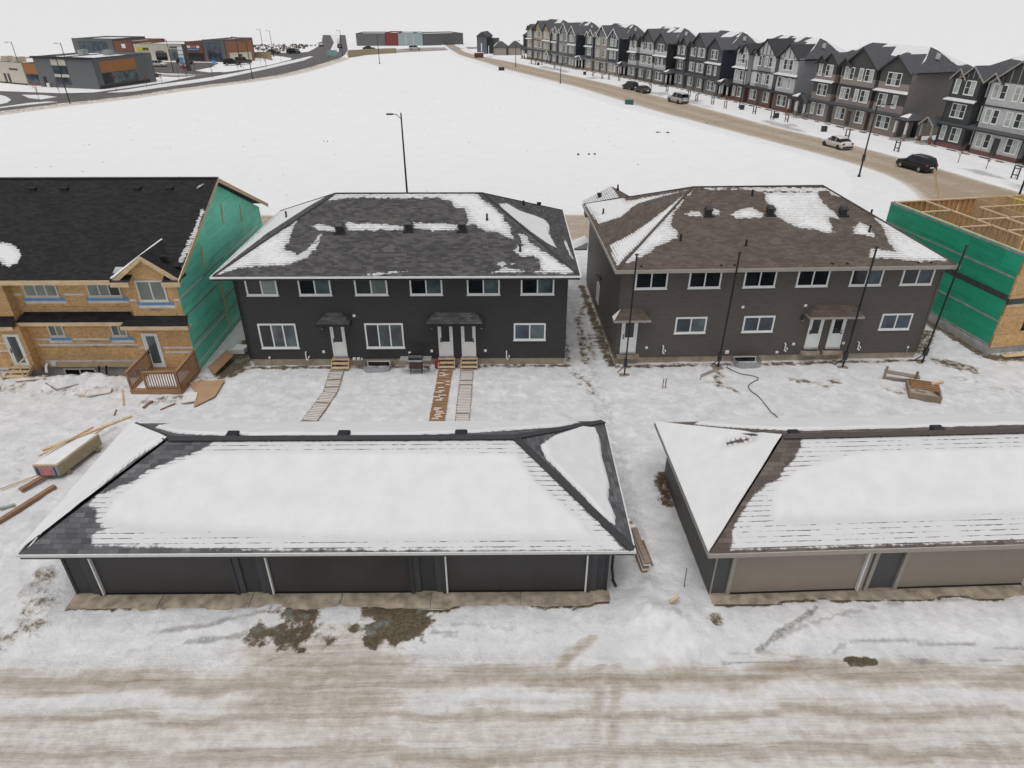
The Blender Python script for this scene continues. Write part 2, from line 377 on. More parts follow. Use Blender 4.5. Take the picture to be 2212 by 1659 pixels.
def kind(o, k): o['kind'] = k; return o
def gridmesh(name, X, Y, Z, mat, gm=None, parent=None, smooth=True):
    ny, nx = X.shape; v = np.stack([X, Y, Z], -1).reshape(-1, 3)
    idx = np.arange(nx * ny).reshape(ny, nx)
    f = np.stack([idx[:-1, :-1], idx[:-1, 1:], idx[1:, 1:], idx[1:, :-1]], -1).reshape(-1, 4)
    me = bpy.data.meshes.new(name); me.vertices.add(len(v)); me.vertices.foreach_set('co', v.astype(np.float32).ravel())
    me.loops.add(f.size); me.loops.foreach_set('vertex_index', f.astype(np.int32).ravel())
    me.polygons.add(len(f)); me.polygons.foreach_set('loop_start', np.arange(0, f.size, 4, dtype=np.int32)); me.polygons.foreach_set('loop_total', np.full(len(f), 4, np.int32))
    me.update(calc_edges=True); me.validate()
    if gm is not None:
        a = me.attributes.new('gm', 'FLOAT_COLOR', 'POINT')
        g = gm.reshape(-1, gm.shape[-1]); g = g if g.shape[1] == 4 else np.concatenate([g, np.full((len(v), 1), .25)], 1); a.data.foreach_set('color', g.astype(np.float32).ravel())
    me.materials.append(mat)
    if smooth: me.polygons.foreach_set('use_smooth', np.ones(len(f), bool))
    o = bpy.data.objects.new(name, me); COL.objects.link(o)
    if parent: o.parent = parent
    return o
SNOW={'A_f':[[[-0.85,-0.47],[0.59,1.29],[2.82,3.6],[2.62,3.13],[2.57,2.48],[2.56,1.84],[2.43,1.35],[3.03,1.1],[3.17,0.85],[3.56,1.22],[3.74,1.71],[4.0,1.84],[4.28,1.84],[4.16,1.46],[3.81,0.85],[3.52,0.49],[2.67,0.2],[1.69,0.14],[0.97,0.14],[0.12,-0.09],[-0.59,-0.43]],[[4.07,2.48],[4.26,2.47],[4.09,1.84],[3.91,1.84]],[[4.2,5.1],[4.46,5.63],[12.49,5.65],[12.9,5.15],[13.6,4.44],[14.09,3.76],[14.47,2.96],[14.66,2.05],[14.28,2.18],[13.62,2.57],[13.14,2.57],[12.56,3.1],[12.08,3.1],[12.11,3.77],[11.94,4.31],[11.35,4.45],[11.13,4.87],[10.42,5.22],[9.13,5.19],[7.15,5.19],[5.66,5.24],[4.79,5.1]],[[3.54,3.06],[3.95,3.19],[4.89,2.97],[4.95,2.6],[4.04,2.67]],[[5.35,3.39],[5.95,3.25],[7.39,3.18],[8.69,3.04],[8.68,2.72],[6.97,2.7],[5.56,2.66]],[[9.09,3.37],[9.78,3.24],[11.02,3.23],[11.6,3.1],[11.62,2.71],[10.3,2.65],[9.24,2.85]],[[14.85,2.56],[15.32,2.3],[15.5,1.86],[16.22,1.17],[17.01,0.44],[17.96,-0.4],[16.16,-0.39],[15.62,-0.33],[16.08,-0.15],[15.93,0.68],[15.47,0.8],[15.01,0.81],[14.65,1.18],[14.84,1.55],[15.21,1.55],[15.03,2.18]],[[13.73,0.39],[14.82,0.32],[14.09,0.09],[15.17,-0.21],[14.99,-0.36],[13.55,-0.32],[14.0,-0.03]],[[6.83,-0.47],[7.88,-0.24],[9.14,-0.21],[8.61,-0.36],[7.82,-0.47]]],
'A_r':[[[13.84,5.11],[14.29,6.1],[15.11,5.97],[15.96,6.62],[16.61,6.87],[16.88,6.11],[16.73,4.33],[17.04,2.22],[16.55,2.2],[15.62,2.81],[14.67,3.77],[14.09,4.43]],[[17.75,5.04],[17.95,1.46],[17.72,2.25],[17.58,4.12]]],
'B_f':[[[-0.34,-0.13],[5.13,5.85],[4.01,4.54],[3.33,3.54],[3.05,2.72],[3.41,2.23],[3.2,1.76],[2.33,1.32],[1.82,1.02],[1.41,0.58],[0.7,0.29],[0.21,-0.06]],[[5.26,5.85],[12.58,5.74],[13.04,5.64],[12.33,5.38],[9.41,5.43],[7.88,5.63],[5.92,5.57]],[[4.01,3.69],[4.46,3.89],[5.1,3.59],[5.0,3.43],[4.25,3.44]],[[5.57,4.09],[6.1,3.83],[5.9,3.49],[5.51,3.58]],[[6.62,3.57],[7.34,4.06],[7.96,4.14],[8.46,3.62],[8.42,3.29],[6.77,3.23]],[[9.02,5.34],[12.21,5.38],[12.11,4.41],[12.64,3.55],[12.55,3.13],[12.05,3.23],[11.99,2.09],[11.5,2.01],[10.69,2.35],[10.03,2.44],[9.4,3.02],[9.08,3.53],[9.29,4.03],[8.89,4.47]],[[14.77,3.52],[15.11,3.18],[15.65,2.51],[16.39,1.53],[17.76,-0.17],[15.63,-0.16],[14.15,0.04],[13.1,0.21],[13.56,0.81],[14.74,0.63],[14.66,1.25],[14.82,2.2],[14.65,2.93]],[[13.09,2.39],[13.69,2.87],[14.11,2.45],[14.1,1.57],[13.59,1.74],[13.08,1.91]],[[12.78,5.61],[13.1,5.46],[14.41,4.12],[14.26,4.03],[12.88,5.19]]],
'B_l':[[[-0.31,0.03],[4.87,5.38],[4.57,5.53],[3.06,4.41],[1.15,3.31],[-0.17,3.18],[-0.31,1.64]],[[1.82,8.82],[4.73,5.69],[3.56,6.61],[2.18,7.41],[1.78,7.23],[1.05,6.54],[-0.2,7.18],[-0.43,12.64],[1.68,12.85]]],
'G1_f':[[[1.5,0.51],[1.63,1.07],[1.99,1.46],[2.35,1.85],[2.84,2.2],[3.56,2.5],[4.3,2.76],[5.83,2.8],[8.41,2.79],[15.43,2.7],[16.12,1.67],[17.53,0.42],[17.87,-0.13],[18.42,-0.4],[12.73,-0.46],[8.94,-0.39],[6.55,-0.24],[4.15,-0.14],[2.4,0.0],[1.66,0.19]]],
'G1_ft':[[[4.62,3.1],[15.28,3.05],[15.64,2.7],[18.86,-0.65],[7.09,-0.56],[2.74,-0.44],[1.49,-0.35],[1.35,0.01],[1.81,0.05],[1.42,0.33],[1.28,0.7],[0.92,0.89],[1.09,1.22],[1.69,1.46],[4.29,2.81]]],
'G1_r':[[[16.18,3.25],[16.79,4.32],[17.95,5.75],[18.6,6.11],[18.7,5.45],[18.64,4.05],[18.71,2.51],[18.53,1.59],[18.67,0.76],[18.6,0.26],[18.12,0.46],[17.6,1.21],[16.94,1.93],[16.36,2.57]]],
'G1_b':[[[0.89,5.79],[1.28,6.55],[18.05,6.57],[17.22,5.49],[15.13,4.62],[13.5,3.99],[11.4,3.6],[6.07,3.64],[3.85,3.83],[2.51,4.33]]],
'G1_lneg':[[[1.04,2.25],[1.71,3.2],[2.55,3.24],[2.18,2.79],[1.52,2.05]]],
'G2_f':[[[1.74,0.72],[1.97,1.29],[2.19,1.61],[2.7,1.93],[3.13,2.19],[3.79,2.31],[4.49,2.5],[5.33,2.69],[6.06,2.75],[11.6,2.64],[10.31,0.23],[5.71,0.11],[1.79,0.22]]],
'G2_ft':[[[3.64,3.16],[11.92,3.25],[9.93,-0.49],[2.61,-0.51],[0.17,-0.5],[0.4,0.14],[0.68,0.5],[1.41,1.24],[1.82,1.49],[2.46,1.8],[3.12,2.4],[3.44,2.74]]],
'G2_b':[[[0.87,6.45],[2.02,7.1],[15.38,6.99],[12.92,4.32],[4.3,4.28],[3.32,4.57],[1.81,5.52]]],
'L_f':[[[-10.86,2.17],[-9.24,1.97],[-8.72,1.67],[-8.28,1.28],[-8.16,0.61],[-8.53,0.28],[-8.98,0.61],[-10.17,1.38]],[[0.08,0.67],[0.16,1.93],[0.25,2.94],[0.26,4.53],[0.47,4.1],[0.46,2.74],[0.43,1.54],[0.34,0.57]]],}# ================================================================ GROUND
def slabedge(x, y): return 15.84 + (fbm(x * .9, y * 0 + 3, 4) - .5) * .5, 15.86 + .033 * (x - 7) + (fbm(x * .9, y * 0 + 9, 4) - .5) * .5
def gheight(x, y):
    h = (fbm(x * .22, y * .22, 3) - .5) * .10 + (fbm(x * 1.3, y * 1.3, 4) - .5) * .085
    flat = np.maximum(sstep(.6, 0, dline(x, y, [(-60, 58.3), (48, 58.3)]) - 4), sstep(16.5, 15.8, y))
    far = sstep(62, 72, y); h = h * (1 - .75 * far) * (1 - .85 * flat)
    # ploughed heaps at the ends of the garages
    for cx, cy, sx, sy, a in ((5.3, 14.75, 1.1, 1.0, .38), (4.6, 15.9, .7, 1.2, .25), (5.9, 15.9, .8, 1.0, .15), (6.3, 14.5, .8, .6, .16), (-16.6, 17.2, .9, 2.0, .30), (-16.6, 14.8, 1.0, .8, .22), (-15.9, 15.8, .5, .8, .12), (-18.8, 20.5, .6, 2.2, .12), (3.9, 14.2, .9, .3, .1),
                              (-18.5, 30.9, .9, .5, .10), (-24, 31.3, 2.2, .6, .25), (-22, 31.5, 1.4, .5, .3), (-27, 30.8, 1.5, .7, .12), (23.6, 33, 1.2, .6, .08)):
        h = h + a * np.exp(-((x - cx) / sx) ** 2 - ((y - cy) / sy) ** 2) * (.3 + 1.4 * fbm(x * 2.6, y * 2.6, 4))
    # basement well under the sheathed house
    h = h - 1.15 * sstep(.35, 0, -sdf(x, y, [(-26.3, 32.35), (-19.9, 32.35), (-19.9, 33.4), (-26.3, 33.4)]))
    e1, e2 = slabedge(x, y)
    ed = np.where(x < 5, e1, e2); onslab = ((x > -15) & (x < 3.5)) | (x > 7.1)
    h = np.where(onslab & (y > 14.2) & (y < 17.5), h * .3 + .035 - .10 * sstep(-.04, .10, y - ed), h)
    pas = sstep(1.6, .5, dline(x, y, [(4.6, 46), (4.5, 33), (4.9, 26), (5.2, 16)])); h = h + pas * ((fbm(x * 2.4, y * 2.4, 3) - .5) * .20 - .05)
    rough = sstep(.9, .2, dline(x, y, [(-18, 20), (-16.8, 17), (-16, 14.8)])); h = h + rough * (fbm(x * 3, y * 3, 3) - .5) * .25
    yard = sstep(24, 26, y) * sstep(33.5, 32, y); h = h + yard * (fbm(x * 2.6, y * 2.6, 3) - .5) * .11
    return h
def gmask(x, y):
    n1 = fbm(x * .9, y * .9, 3); n2 = fbm(x * .25, y * 1.6, 4); n3 = fbm(x * 2.3, y * 2.3, 3)
    tan = np.zeros(x.shape); soil = np.zeros(x.shape); grey = np.zeros(x.shape)
    # lane
    y_true = y; y = y + sstep(16, 15, y) * ((fbm(x * .45, y * .3 + 7, 4) - .5) * .9 + (n3 - .5) * .25)
    tan = np.maximum(tan, .62 * np.exp(-((y - 13.0 - .12 * np.sin(x * .2)) / .42) ** 2))
    tan = np.maximum(tan, .22 * sstep(14.2, 13.2, y))
    tan = np.maximum(tan, .50 * np.exp(-((y - 11.75) / .22) ** 2)); tan = np.maximum(tan, .55 * np.exp(-((y - 10.6) / .3) ** 2))
    tan = tan * (1 - .55 * np.exp(-((y - 12.35) / .22) ** 2))
    b = (n1 - .5) * 1.6 + sdf(x, y, [(-8.27, 14.2), (-4.1, 14.2), (-2.9, 12.4), (-3.6, 11.2), (-8.5, 11.3), (-7.9, 12.48)]); tan = np.maximum(tan, .50 * sstep(-1.6, 1.2, b))
    for px in (3.1, 2.6): tan = np.maximum(tan, .48 * np.exp(-((x - px - (y - 12) * .18) / .2) ** 2) * (y < 13.6))
    tan = np.maximum(tan, .6 * sstep(.3, 0, dline(x, y, [(1.6, 13.6), (2.7, 14.5)])))
    tan = tan * (y < 15.0); y = y_true; yl = y + (fbm(x * .45, y * .3 + 7, 4) - .5) * .9 + (n3 - .5) * .25
    # driveway pads
    ap = sstep(-.25, .15, sdf(x, y, [(-15.4, 14.1), (3.9, 14.1), (3.6, 15.9), (-14.8, 15.9)])); grey = np.maximum(grey, .30 * ap)
    ap = sstep(-.25, .15, sdf(x, y, [(7.2, 14.0), (25, 14.3), (25, 16.6), (7.2, 15.8)])); grey = np.maximum(grey, .30 * ap)
    def track(pts, w_, a, which):
        d = dline(x, y, pts); return np.maximum(which, a * sstep(w_ * 1.7, w_ * .5, d + (n3 - .5) * .12))
    for pts, w_, a in (([(7.95, 13.98), (8.88, 14.65), (10.5, 15.64)], .09, 1.0), ([(8.88, 14.49), (10.12, 15.03), (11.64, 15.5), (13.85, 15.91), (17.3, 15.96)], .07, .7),
                       ([(10.29, 13.88), (10.88, 14.25), (12.35, 14.27), (14.2, 14.18), (16.5, 13.97)], .07, .75), ([(6.69, 13.48), (7.56, 13.55), (9.17, 13.57)], .06, .8), ([(7.04, 13.87), (8.98, 13.89)], .06, .6),
                       ([(12.6, 13.53), (13.5, 13.53)], .09, .7), ([(14.8, 13.56), (15.5, 13.56)], .07, .7),
                       ([(-11.27, 14.93), (-10.02, 15.03), (-9.53, 15.27), (-8.3, 15.68)], .1, .8), ([(-10.26, 14.46), (-8.91, 14.62), (-8.15, 14.9)], .12, .8), ([(-2.68, 15.14), (-.88, 15.01), (1.51, 14.7)], .07, .55), ([(-2.5, 14.79), (-1.72, 14.67)], .1, .8),
                       ([(-13.36, 14.83), (-12.08, 14.93)], .1, .45), ([(-12.08, 14.14), (-10.45, 14.24)], .08, .5), ([(-11.6, 15.2), (-11.4, 14.3)], .1, .5)):
        grey = track(pts, w_, a, grey)
    # wet soil with thin ice in front of the charcoal garage
    for poly, a in (([(-8.2, 15.95), (-6.9, 15.85), (-6.6, 15.4), (-6.9, 14.8), (-6.4, 14.35), (-7.4, 14.25), (-8.4, 14.3), (-8.6, 14.8), (-8.0, 15.3)], .75), ([(-5.0, 16.1), (-3.4, 15.95), (-2.6, 15.5), (-2.6, 14.4), (-3.2, 14.1), (-4.6, 14.2), (-5.1, 14.9), (-4.7, 15.4)], .95), ([(-6.3, 14.9), (-5.4, 15.1), (-5.2, 14.3), (-6.0, 14.15)], .5)):
        soil = np.maximum(soil, a * sstep(-.4, .35, sdf(x, y, poly) + (n3 - .5) * 1.5 + (n1 - .5) * .8))
    soil = np.maximum(soil, track([(11.04 - .35, 13.55), (11.04 + .35, 13.53)], .16, 1.1, soil))
    for pts, w_, a in (([(-13.4, 15.85), (-11.25, 15.9)], .12, .5), 
                       ([(6.95, 15.3), (6.85, 15.0)], .25, .6), ([(6.7, 22.9), (6.6, 21.2)], .3, .7),
                       ([(4.5, 33.3), (4.56, 38.9), (5.44, 42.2)], .25, .55), ([(5.03, 33.8), (5.16, 37)], .25, .5), ([(10.95, 30.87), (12.1, 30.2)], .3, .42), ([(11.65, 31.8), (11.5, 31.2)], .3, .5), ([(15.5, 31.17), (16.2, 31.0), (17.07, 30.3)], .25, .5), ([(17.6, 31.0), (17.9, 31.1)], .25, .5),
                       ([(3.9, 31.84), (4.49, 30.06)], .3, .45), ([(3.67, 32.56), (4.39, 30.3)], .3, .4), ([(24.6, 33.2), (25.9, 32.4)], .5, .6), ([(24.2, 34.5), (26, 37)], .5, .6), ([(-15.4, 32.6), (-15.2, 36)], .8, .9), ([(-16.7, 31.6), (-15.6, 30.0)], .5, .4), ([(-18.6, 29.3), (-17, 29.6)], .35, .5), ([(-27.5, 30.3), (-25.8, 30.6)], .4, .5),
                       ([(-24.5, 30.2), (-20.5, 30.6)], .35, .35), ([(-16.5, 17.0), (-15.6, 15.0)], .5, .38), ([(-16.9, 14.6), (-16.2, 14.3)], .4, .36), ([(-22.6, 25.4), (-20.6, 22)], .2, .25), ([(24.6, 31.3), (26.9, 29.5)], .3, .3), ([(-14.3, 32.9), (3.2, 32.9)], .2, .62), ([(6.2, 32.75), (23.6, 33.3)], .2, .62), ([(5.9, 33), (5.4, 45)], .28, .7), ([(3.5, 33), (3.5, 45)], .2, .5), ([(-26.4, 32.1), (-20.2, 32.1)], .4, .7), ([(28.2, 33.6), (45, 36.4)], .5, .7), ([(27.8, 33.9), (26, 46)], .5, .8),
                       ([(20.4, 29.9), (22.6, 29.9)], .5, .35)):
        d = dline(x, y, pts); soil = np.maximum(soil, a * sstep(w_ * 1.8, w_ * .4, d + (n3 - .5) * .35))
    e1, e2 = slabedge(x, y); ed_ = np.where(x < 5, e1, e2); on_ = ((x > -15) & (x < 3.5)) | (x > 7.1)
    soil = np.maximum(soil, np.where(on_ & (y > 15), .95 * np.exp(-((y - ed_ + .05) / .10) ** 2) * sstep(.40, .56, fbm(x * .5, y * 0 + 4, 3) + .10 * (x > 5)), 0))
    # trodden passage between houses and garages
    grey = np.maximum(grey, .50 * sstep(1.1, .2, dline(x, y, [(4.7, 45), (4.6, 33), (4.9, 26), (5.0, 17)])))
    grey = np.maximum(grey, .22 * sstep(2.2, .5, dline(x, y, [(5, 30.8), (26, 31.2)]))); grey = np.maximum(grey, .2 * sstep(2.2, .5, dline(x, y, [(-30, 30), (-18, 28.5)])))
    # back street of sandy packed snow and the curved road beyond
    e = 1.05 * sstep(54.6, 56.2, y) * sstep(63.2, 62.2, y) * (x < 46) * (y < 66); tan = np.maximum(tan, e * .8)
    wx = np.minimum(1.0, np.maximum(0, (70 - y) / 20)) * 0
    rg = .25 + .75 * sstep(66, 50, y) * sstep(14.3, 15.2, y); rg = np.where(y < 16.2, np.maximum(rg, .72 + .2 * sstep(14.6, 13.9, yl)), rg)
    rg = np.where((y > 14) & (y < 16.2) & (sdf(x, y, [(-15.2, 13), (3.8, 13), (3.8, 16.5), (-15.2, 16.5)]) > 0), np.maximum(.72, rg), rg); rg = np.where((y > 14) & (y < 17) & (x > 7.3), np.maximum(.72, rg), rg)
    rg = rg * sstep(110, 60, y)
    return np.stack([tan, soil, grey, rg], -1)
def axis(fine0, fine1, st, lo, hi, g=1.09):
    a = list(np.arange(fine0, fine1 + 1e-6, st)); s = st; p = a[-1]
    while p < hi: s *= g; p += s; a.append(p)
    s = st; p = a[0]
    while p > lo: s *= g; p -= s; a.insert(0, p)
    return np.array(a)
gx = axis(-30, 28, .16, -4200, 4200); gy_ = axis(9.5, 47, .15, -300, 6000, 1.045)
X, Y = np.meshgrid(gx, gy_)
Z = gheight(X, Y); G3 = gmask(X, Y); G3[..., 3] *= 1
far = sstep(330, 900, Y); Z = Z * (1 - far)
lane_in = sstep(0, .5, sdf(X, Y, [(-60, 2), (60, 2), (60, 13.9), (-60, 13.9)])); Z = Z - .10 * lane_in
st_in = sstep(0, 1, sdf(X, Y, [(-80, 54.6), (44, 54.6), (44, 63), (-80, 63)])); Z = Z - .10 * st_in
kind(gridmesh('snowy_ground', X, Y, Z, M['ground'], G3), 'structure')

def strip_surface(name, x0, x1, y0, y1, sx, sy, lift):
    xs = np.arange(x0, x1 + sx / 2, sx); ys = np.arange(y0, y1 + sy / 2, sy); x, y = np.meshgrid(xs, ys)
    z = gheight(x, y); e = np.minimum(1, np.minimum(y - y0, y1 - y) / .5); z = z + lift * np.clip(e, 0, 1)
    z = z + ((fbm(x * .3 + fbm(x * .2, y * .2, 2), y * 3.2, 5) - .5) * .11 + (fbm(x * 1.8, y * 4, 3) - .5) * .04) * np.clip(e, 0, 1)
    return kind(gridmesh(name, x, y, z, M['ground'], gmask(x, y)), 'structure')
strip_surface('lane', -45, 45, 2.5, 14.0, .16, .08, .012)
strip_surface('back_street', -75, 44, 54.3, 63.2, .5, .2, .012)
# curved sandy road beyond the vacant lot (near edge, far edge)
ne = [(-40, 400), (-16.5, 262), (-6.8, 231), (-.25, 208.1), (16.6, 164), (26.1, 130.5), (35.4, 105.4), (41.9, 87.8), (44.5, 78), (43.2, 70), (40, 63.0), (38.5, 58)]
fe = [(-34, 400), (-15.0, 275), (-8.25, 255), (4, 227.6), (23.2, 175.1), (36, 136.4), (43.5, 108.5), (48.7, 96.3), (52.1, 82.6), (54.4, 70), (57.5, 60), (60, 50)]
def resample(p, n):
    p = np.array(p, float); d = np.r_[0, np.cumsum(np.hypot(*np.diff(p, axis=0).T))]; t = np.linspace(0, d[-1], n)
    # smooth
    q = np.stack([np.interp(t, d, p[:, 0]), np.interp(t, d, p[:, 1])], -1)
    for k in range(12): q[1:-1] = (q[:-2] + 2 * q[1:-1] + q[2:]) / 4
    return q
a = resample(ne, 260); b = resample(fe, 260); c = np.linspace(-.42, 1.75, 44)[None, :, None]
P = a[:, None] * (1 - c) + b[:, None] * c
cc = np.repeat(c[:, :, 0], 260, 0); px, py = P[..., 0], P[..., 1]
nn = fbm(px * .25, py * .12, 4)
near = sstep(95, 60, py)
prof = sstep(-.02, .10, cc) * sstep(1.03, .9, cc)
rut = .75 + .25 * np.exp(-((cc - .3) / .12) ** 2) + .25 * np.exp(-((cc - .72) / .12) ** 2)
tanr = prof * (1.05 + .25 * near) * rut
greyr = .75 * sstep(.93, 1.08, cc) * sstep(1.62, 1.3, cc) * sstep(.54, .66, nn) + .34 * np.exp(-((cc + .28) / .05) ** 2) * sstep(.45, .6, nn)
z = .035 - .16 * sstep(-.32, -.42, cc) + .05 * (nn - .5) + .10 * (sstep(1.0, 1.12, cc) + sstep(0, -.12, cc)) * sstep(-.42, -.3, cc) * sstep(1.75, 1.6, cc) + .03
kind(gridmesh('curved_road', px, py, z, M['ground'], np.stack([tanr, 0 * tanr, greyr, .35 + 0 * tanr], -1)), 'structure')

# ================================================================ SHARED BUILDERS
def lerp(a, b, t): return a + (b - a) * t
class Roof:
    def __init__(s, mat): s.v = []; s.f = []; s.uv = []; s.sn = []; s.n = 0; s.mat = mat
    def plane(s, eL, eR, rR, rL, polys=(), thin=(), neg=(), full=None, res=.15, thick=0.0, cap=.24, uoff=0, gain=1.0):
        eL, eR, rR, rL = [np.array(p, float) for p in (eL, eR, rR, rL)]
        uh = (eR - eL) / np.linalg.norm(eR - eL); top = rL if np.linalg.norm(rL - rR) > 0 or True else rL
        sv = (rL - eL) - uh * ((rL - eL) @ uh); sl = np.linalg.norm(sv); vh = sv / sl; nrm = np.cross(uh, vh)
        nu = max(2, int(np.linalg.norm(eR - eL) / res)); nv = max(2, int(sl / res))
        S, T = np.meshgrid(np.linspace(0, 1, nu + 1), np.linspace(0, 1, nv + 1)); S = S[..., None]; T = T[..., None]
        P = (eL * (1 - S) + eR * S) * (1 - T) + (rL * (1 - S) + rR * S) * T
        x, y = P[..., 0], P[..., 1]; sn = np.full(x.shape, -1.0)
        for p in polys: sn = np.maximum(sn, sdf(x, y, p) * gain)
        tk = sn.copy()
        for p in thin: sn = np.maximum(sn, np.minimum(sdf(x, y, p), cap))
        if full is not None: sn = np.maximum(sn, full); tk = np.maximum(tk, full)
        for p in neg: q = -sdf(x, y, p) ; sn = np.minimum(sn, q); tk = np.minimum(tk, q)
        if thick:
            P = P + nrm * (thick * sstep(0, .45, tk) * (.75 + .5 * fbm(x * 1.1, y * 1.1, 4)))[..., None]
        uv = np.stack([(P - eL) @ uh + uoff, (P - eL) @ vh], -1)
        idx = np.arange(P.shape[0] * P.shape[1]).reshape(P.shape[:2]) + s.n
        f = np.stack([idx[:-1, :-1], idx[:-1, 1:], idx[1:, 1:], idx[1:, :-1]], -1).reshape(-1, 4)
        s.v.append(P.reshape(-1, 3)); s.uv.append(uv.reshape(-1, 2)); s.sn.append(sn.ravel()); s.f.append(f); s.n += idx.size
    def build(s, name, parent):
        v = np.concatenate(s.v); f = np.concatenate(s.f); uv = np.concatenate(s.uv); sn = np.concatenate(s.sn)
        me = bpy.data.meshes.new(name); me.vertices.add(len(v)); me.vertices.foreach_set('co', v.astype(np.float32).ravel())
        me.loops.add(f.size); me.loops.foreach_set('vertex_index', f.astype(np.int32).ravel())
        me.polygons.add(len(f)); me.polygons.foreach_set('loop_start', np.arange(0, f.size, 4, dtype=np.int32)); me.polygons.foreach_set('loop_total', np.full(len(f), 4, np.int32))
        me.update(calc_edges=True)
        a = me.attributes.new('snow', 'FLOAT', 'POINT'); a.data.foreach_set('value', sn.astype(np.float32))
        u = me.uv_layers.new(name='UVMap'); u.data.foreach_set('uv', uv[f.ravel()].astype(np.float32).ravel())
        me.materials.append(M[s.mat] if isinstance(s.mat, str) else s.mat)
        me.polygons.foreach_set('use_smooth', np.ones(len(f), bool))
        o = bpy.data.objects.new(name, me); COL.objects.link(o); o.parent = parent
        return o
def window(par, x0, x1, z0, z1, y=0.0, n=2, frame='white', panes=('glass_screen', 'glass_teal'), fw=.085, nz=1, grid=None, name='window', tape=None):
    m = MB(); F = y - .055; B = y + .02
    m.box(x0, x1, F, B, z0, z0 + fw, frame).box(x0, x1, F, B, z1 - fw, z1).box(x0, x0 + fw, F, B, z0 + fw, z1 - fw).box(x1 - fw, x1, F, B, z0 + fw, z1 - fw)
    iw = (x1 - x0 - 2 * fw) / n
    for i in range(1, n): c = x0 + fw + iw * i; m.box(c - .035, c + .035, F + .008, B, z0 + fw, z1 - fw)
    if grid:
        for k in range(1, grid): c = lerp(z0 + fw, z1 - fw, k / grid); m.box(x0 + fw, x1 - fw, F + .014, B - .01, c - .02, c + .02)
    m.box(x0 - .03, x1 + .03, F - .02, B, z0 - .05, z0 - .001)
    wn = m.build(name, par)
    for i in range(n):
        a = x0 + fw + iw * i; MB().box(a, a + iw, y - .028, y + .015, z0 + fw, z1 - fw, panes[i % len(panes)]).build('pane', wn)
    if tape:
        MB().box(x0 - .22, x1 + .22, y - .012, y, z0 - .24, z0 - .05, 'tape_blue').box(x0 - .16, x1 + .24, y - .017, y, z0 - .40, z0 - .25, 'tape').build('flashing', wn)
    return wn
def door(par, x0, x1, z0, z1, y=0.0, glass=(.22, .45, .78), pane='glass_screen', hinge=0):
    m = MB().box(x0, x1, y - .03, y + .02, z0, z1, 'white')
    m.box(x0, x0 + .07, y - .07, y - .03, z0, z1).box(x1 - .07, x1, y - .07, y - .03, z0, z1).box(x0 + .07, x1 - .07, y - .07, y - .03, z1 - .07, z1)
    m.box(x0 - .02, x1 + .02, y - .12, y - .03, z0 - .05, z0 + .02, 'steel')
    d = m.build('door', par); W = x1 - x0; Hh = z1 - z0
    a, b, c, e = x0 + .22 * W, x1 - .22 * W, z0 + Hh * glass[1], z0 + Hh * (.93 if len(glass) < 4 else glass[3])
    MB().box(a - .05, b + .05, y - .046, y - .03, c - .05, c + .002, 'white').box(a - .05, b + .05, y - .045, y - .03, e, e + .05).box(a - .05, a, y - .045, y - .03, c, e).box(b, b + .05, y - .045, y - .03, c, e).build('glass_frame', d)
    MB().box(a, b, y - .038, y - .031, c, e, pane).build('pane', d)
    hx = x1 - .14 if hinge else x0 + .14
    MB().box(hx - .03, hx + .03, y - .045, y - .03, z0 + .86, z0 + 1.12, 'black').cyl((hx, y - .04, z0 + .92), (hx, y - .1, z0 + .92), .035, n=8).cyl((hx, y - .04, z0 + 1.08), (hx, y - .06, z0 + 1.08), .03, n=8).build('handle', d)
    return d
def wall_light(par, x, z, y=0):
    MB().box(x - .06, x + .06, y - .03, y, z - .12, z + .12, 'black').prism([(x - .08, y - .03, z + .10), (x + .08, y - .03, z + .10), (x + .06, y - .03, z - .12), (x - .06, y - .03, z - .12)], (0, -.13, 0), 'dark').box(x - .05, x + .05, y - .15, y - .04, z - .14, z - .121, 'white').build('wall_light', par)
def vent_box(par, x, z, y=0, s=.14):
    MB().box(x - s / 2, x + s / 2, y - .06, y, z - s / 2, z + s / 2, 'white').box(x - s * .36, x + s * .36, y - .1, y - .06, z - s * .05, z + s * .36).build('wall_vent', par)
def elbow_pipe(par, x, z, y=0, h=.42):
    MB().tube([(x, y, z + h * .45), (x, y - .13, z + h * .45), (x, y - .13, z - h * .5), (x + .10, y - .17, z - h * .6)], .035, 8, 'white').tube([(x + .14, y, z - h * .2), (x + .14, y - .1, z - h * .2), (x + .14, y - .16, z - h * .35)], .03, 8).build('vent_pipe', par)
def riser(par, x, z0, z1, y=0): MB().cyl((x, y - .05, z0), (x, y - .05, z1), .025, n=8, m='steel').box(x - .04, x + .04, y - .09, y, z1 - .02, z1 + .08, 'white').build('conduit', par)
def roof_vent(par, x, y, z, s=.40, h=.46):       # square goose-neck vent
    m = MB().box(x - s * .42, x + s * .42, y - s * .42, y + s * .42, z - .12, z + h * .55, 'dark')
    m.box(x - s * .55, x + s * .55, y - s * .6, y + s * .5, z + h * .55, z + h * .72)
    m.prism([(x - s * .5, y - s * .55, z + h * .72), (x + s * .5, y - s * .55, z + h * .72), (x + s * .42, y - s * .2, z + h), (x - s * .42, y - s * .2, z + h)], (0, s * .62, 0))
    m.box(x - s * .75, x + s * .75, y - s * .75, y + s * .7, z - .14, z - .02)
    return m.build('roof_vent', par)
def low_vent(par, x, y, z, s=.42):
    return MB().box(x - s * .4, x + s * .4, y - s * .35, y + s * .35, z - .12, z + .06, 'black').prism([(x - s * .5, y - s * .4, z + .06), (x + s * .5, y - s * .4, z + .06), (x + s * .42, y - s * .4, z + .12), (x - s * .42, y - s * .4, z + .12)], (0, s * .8, 0)).build('roof_vent', par)
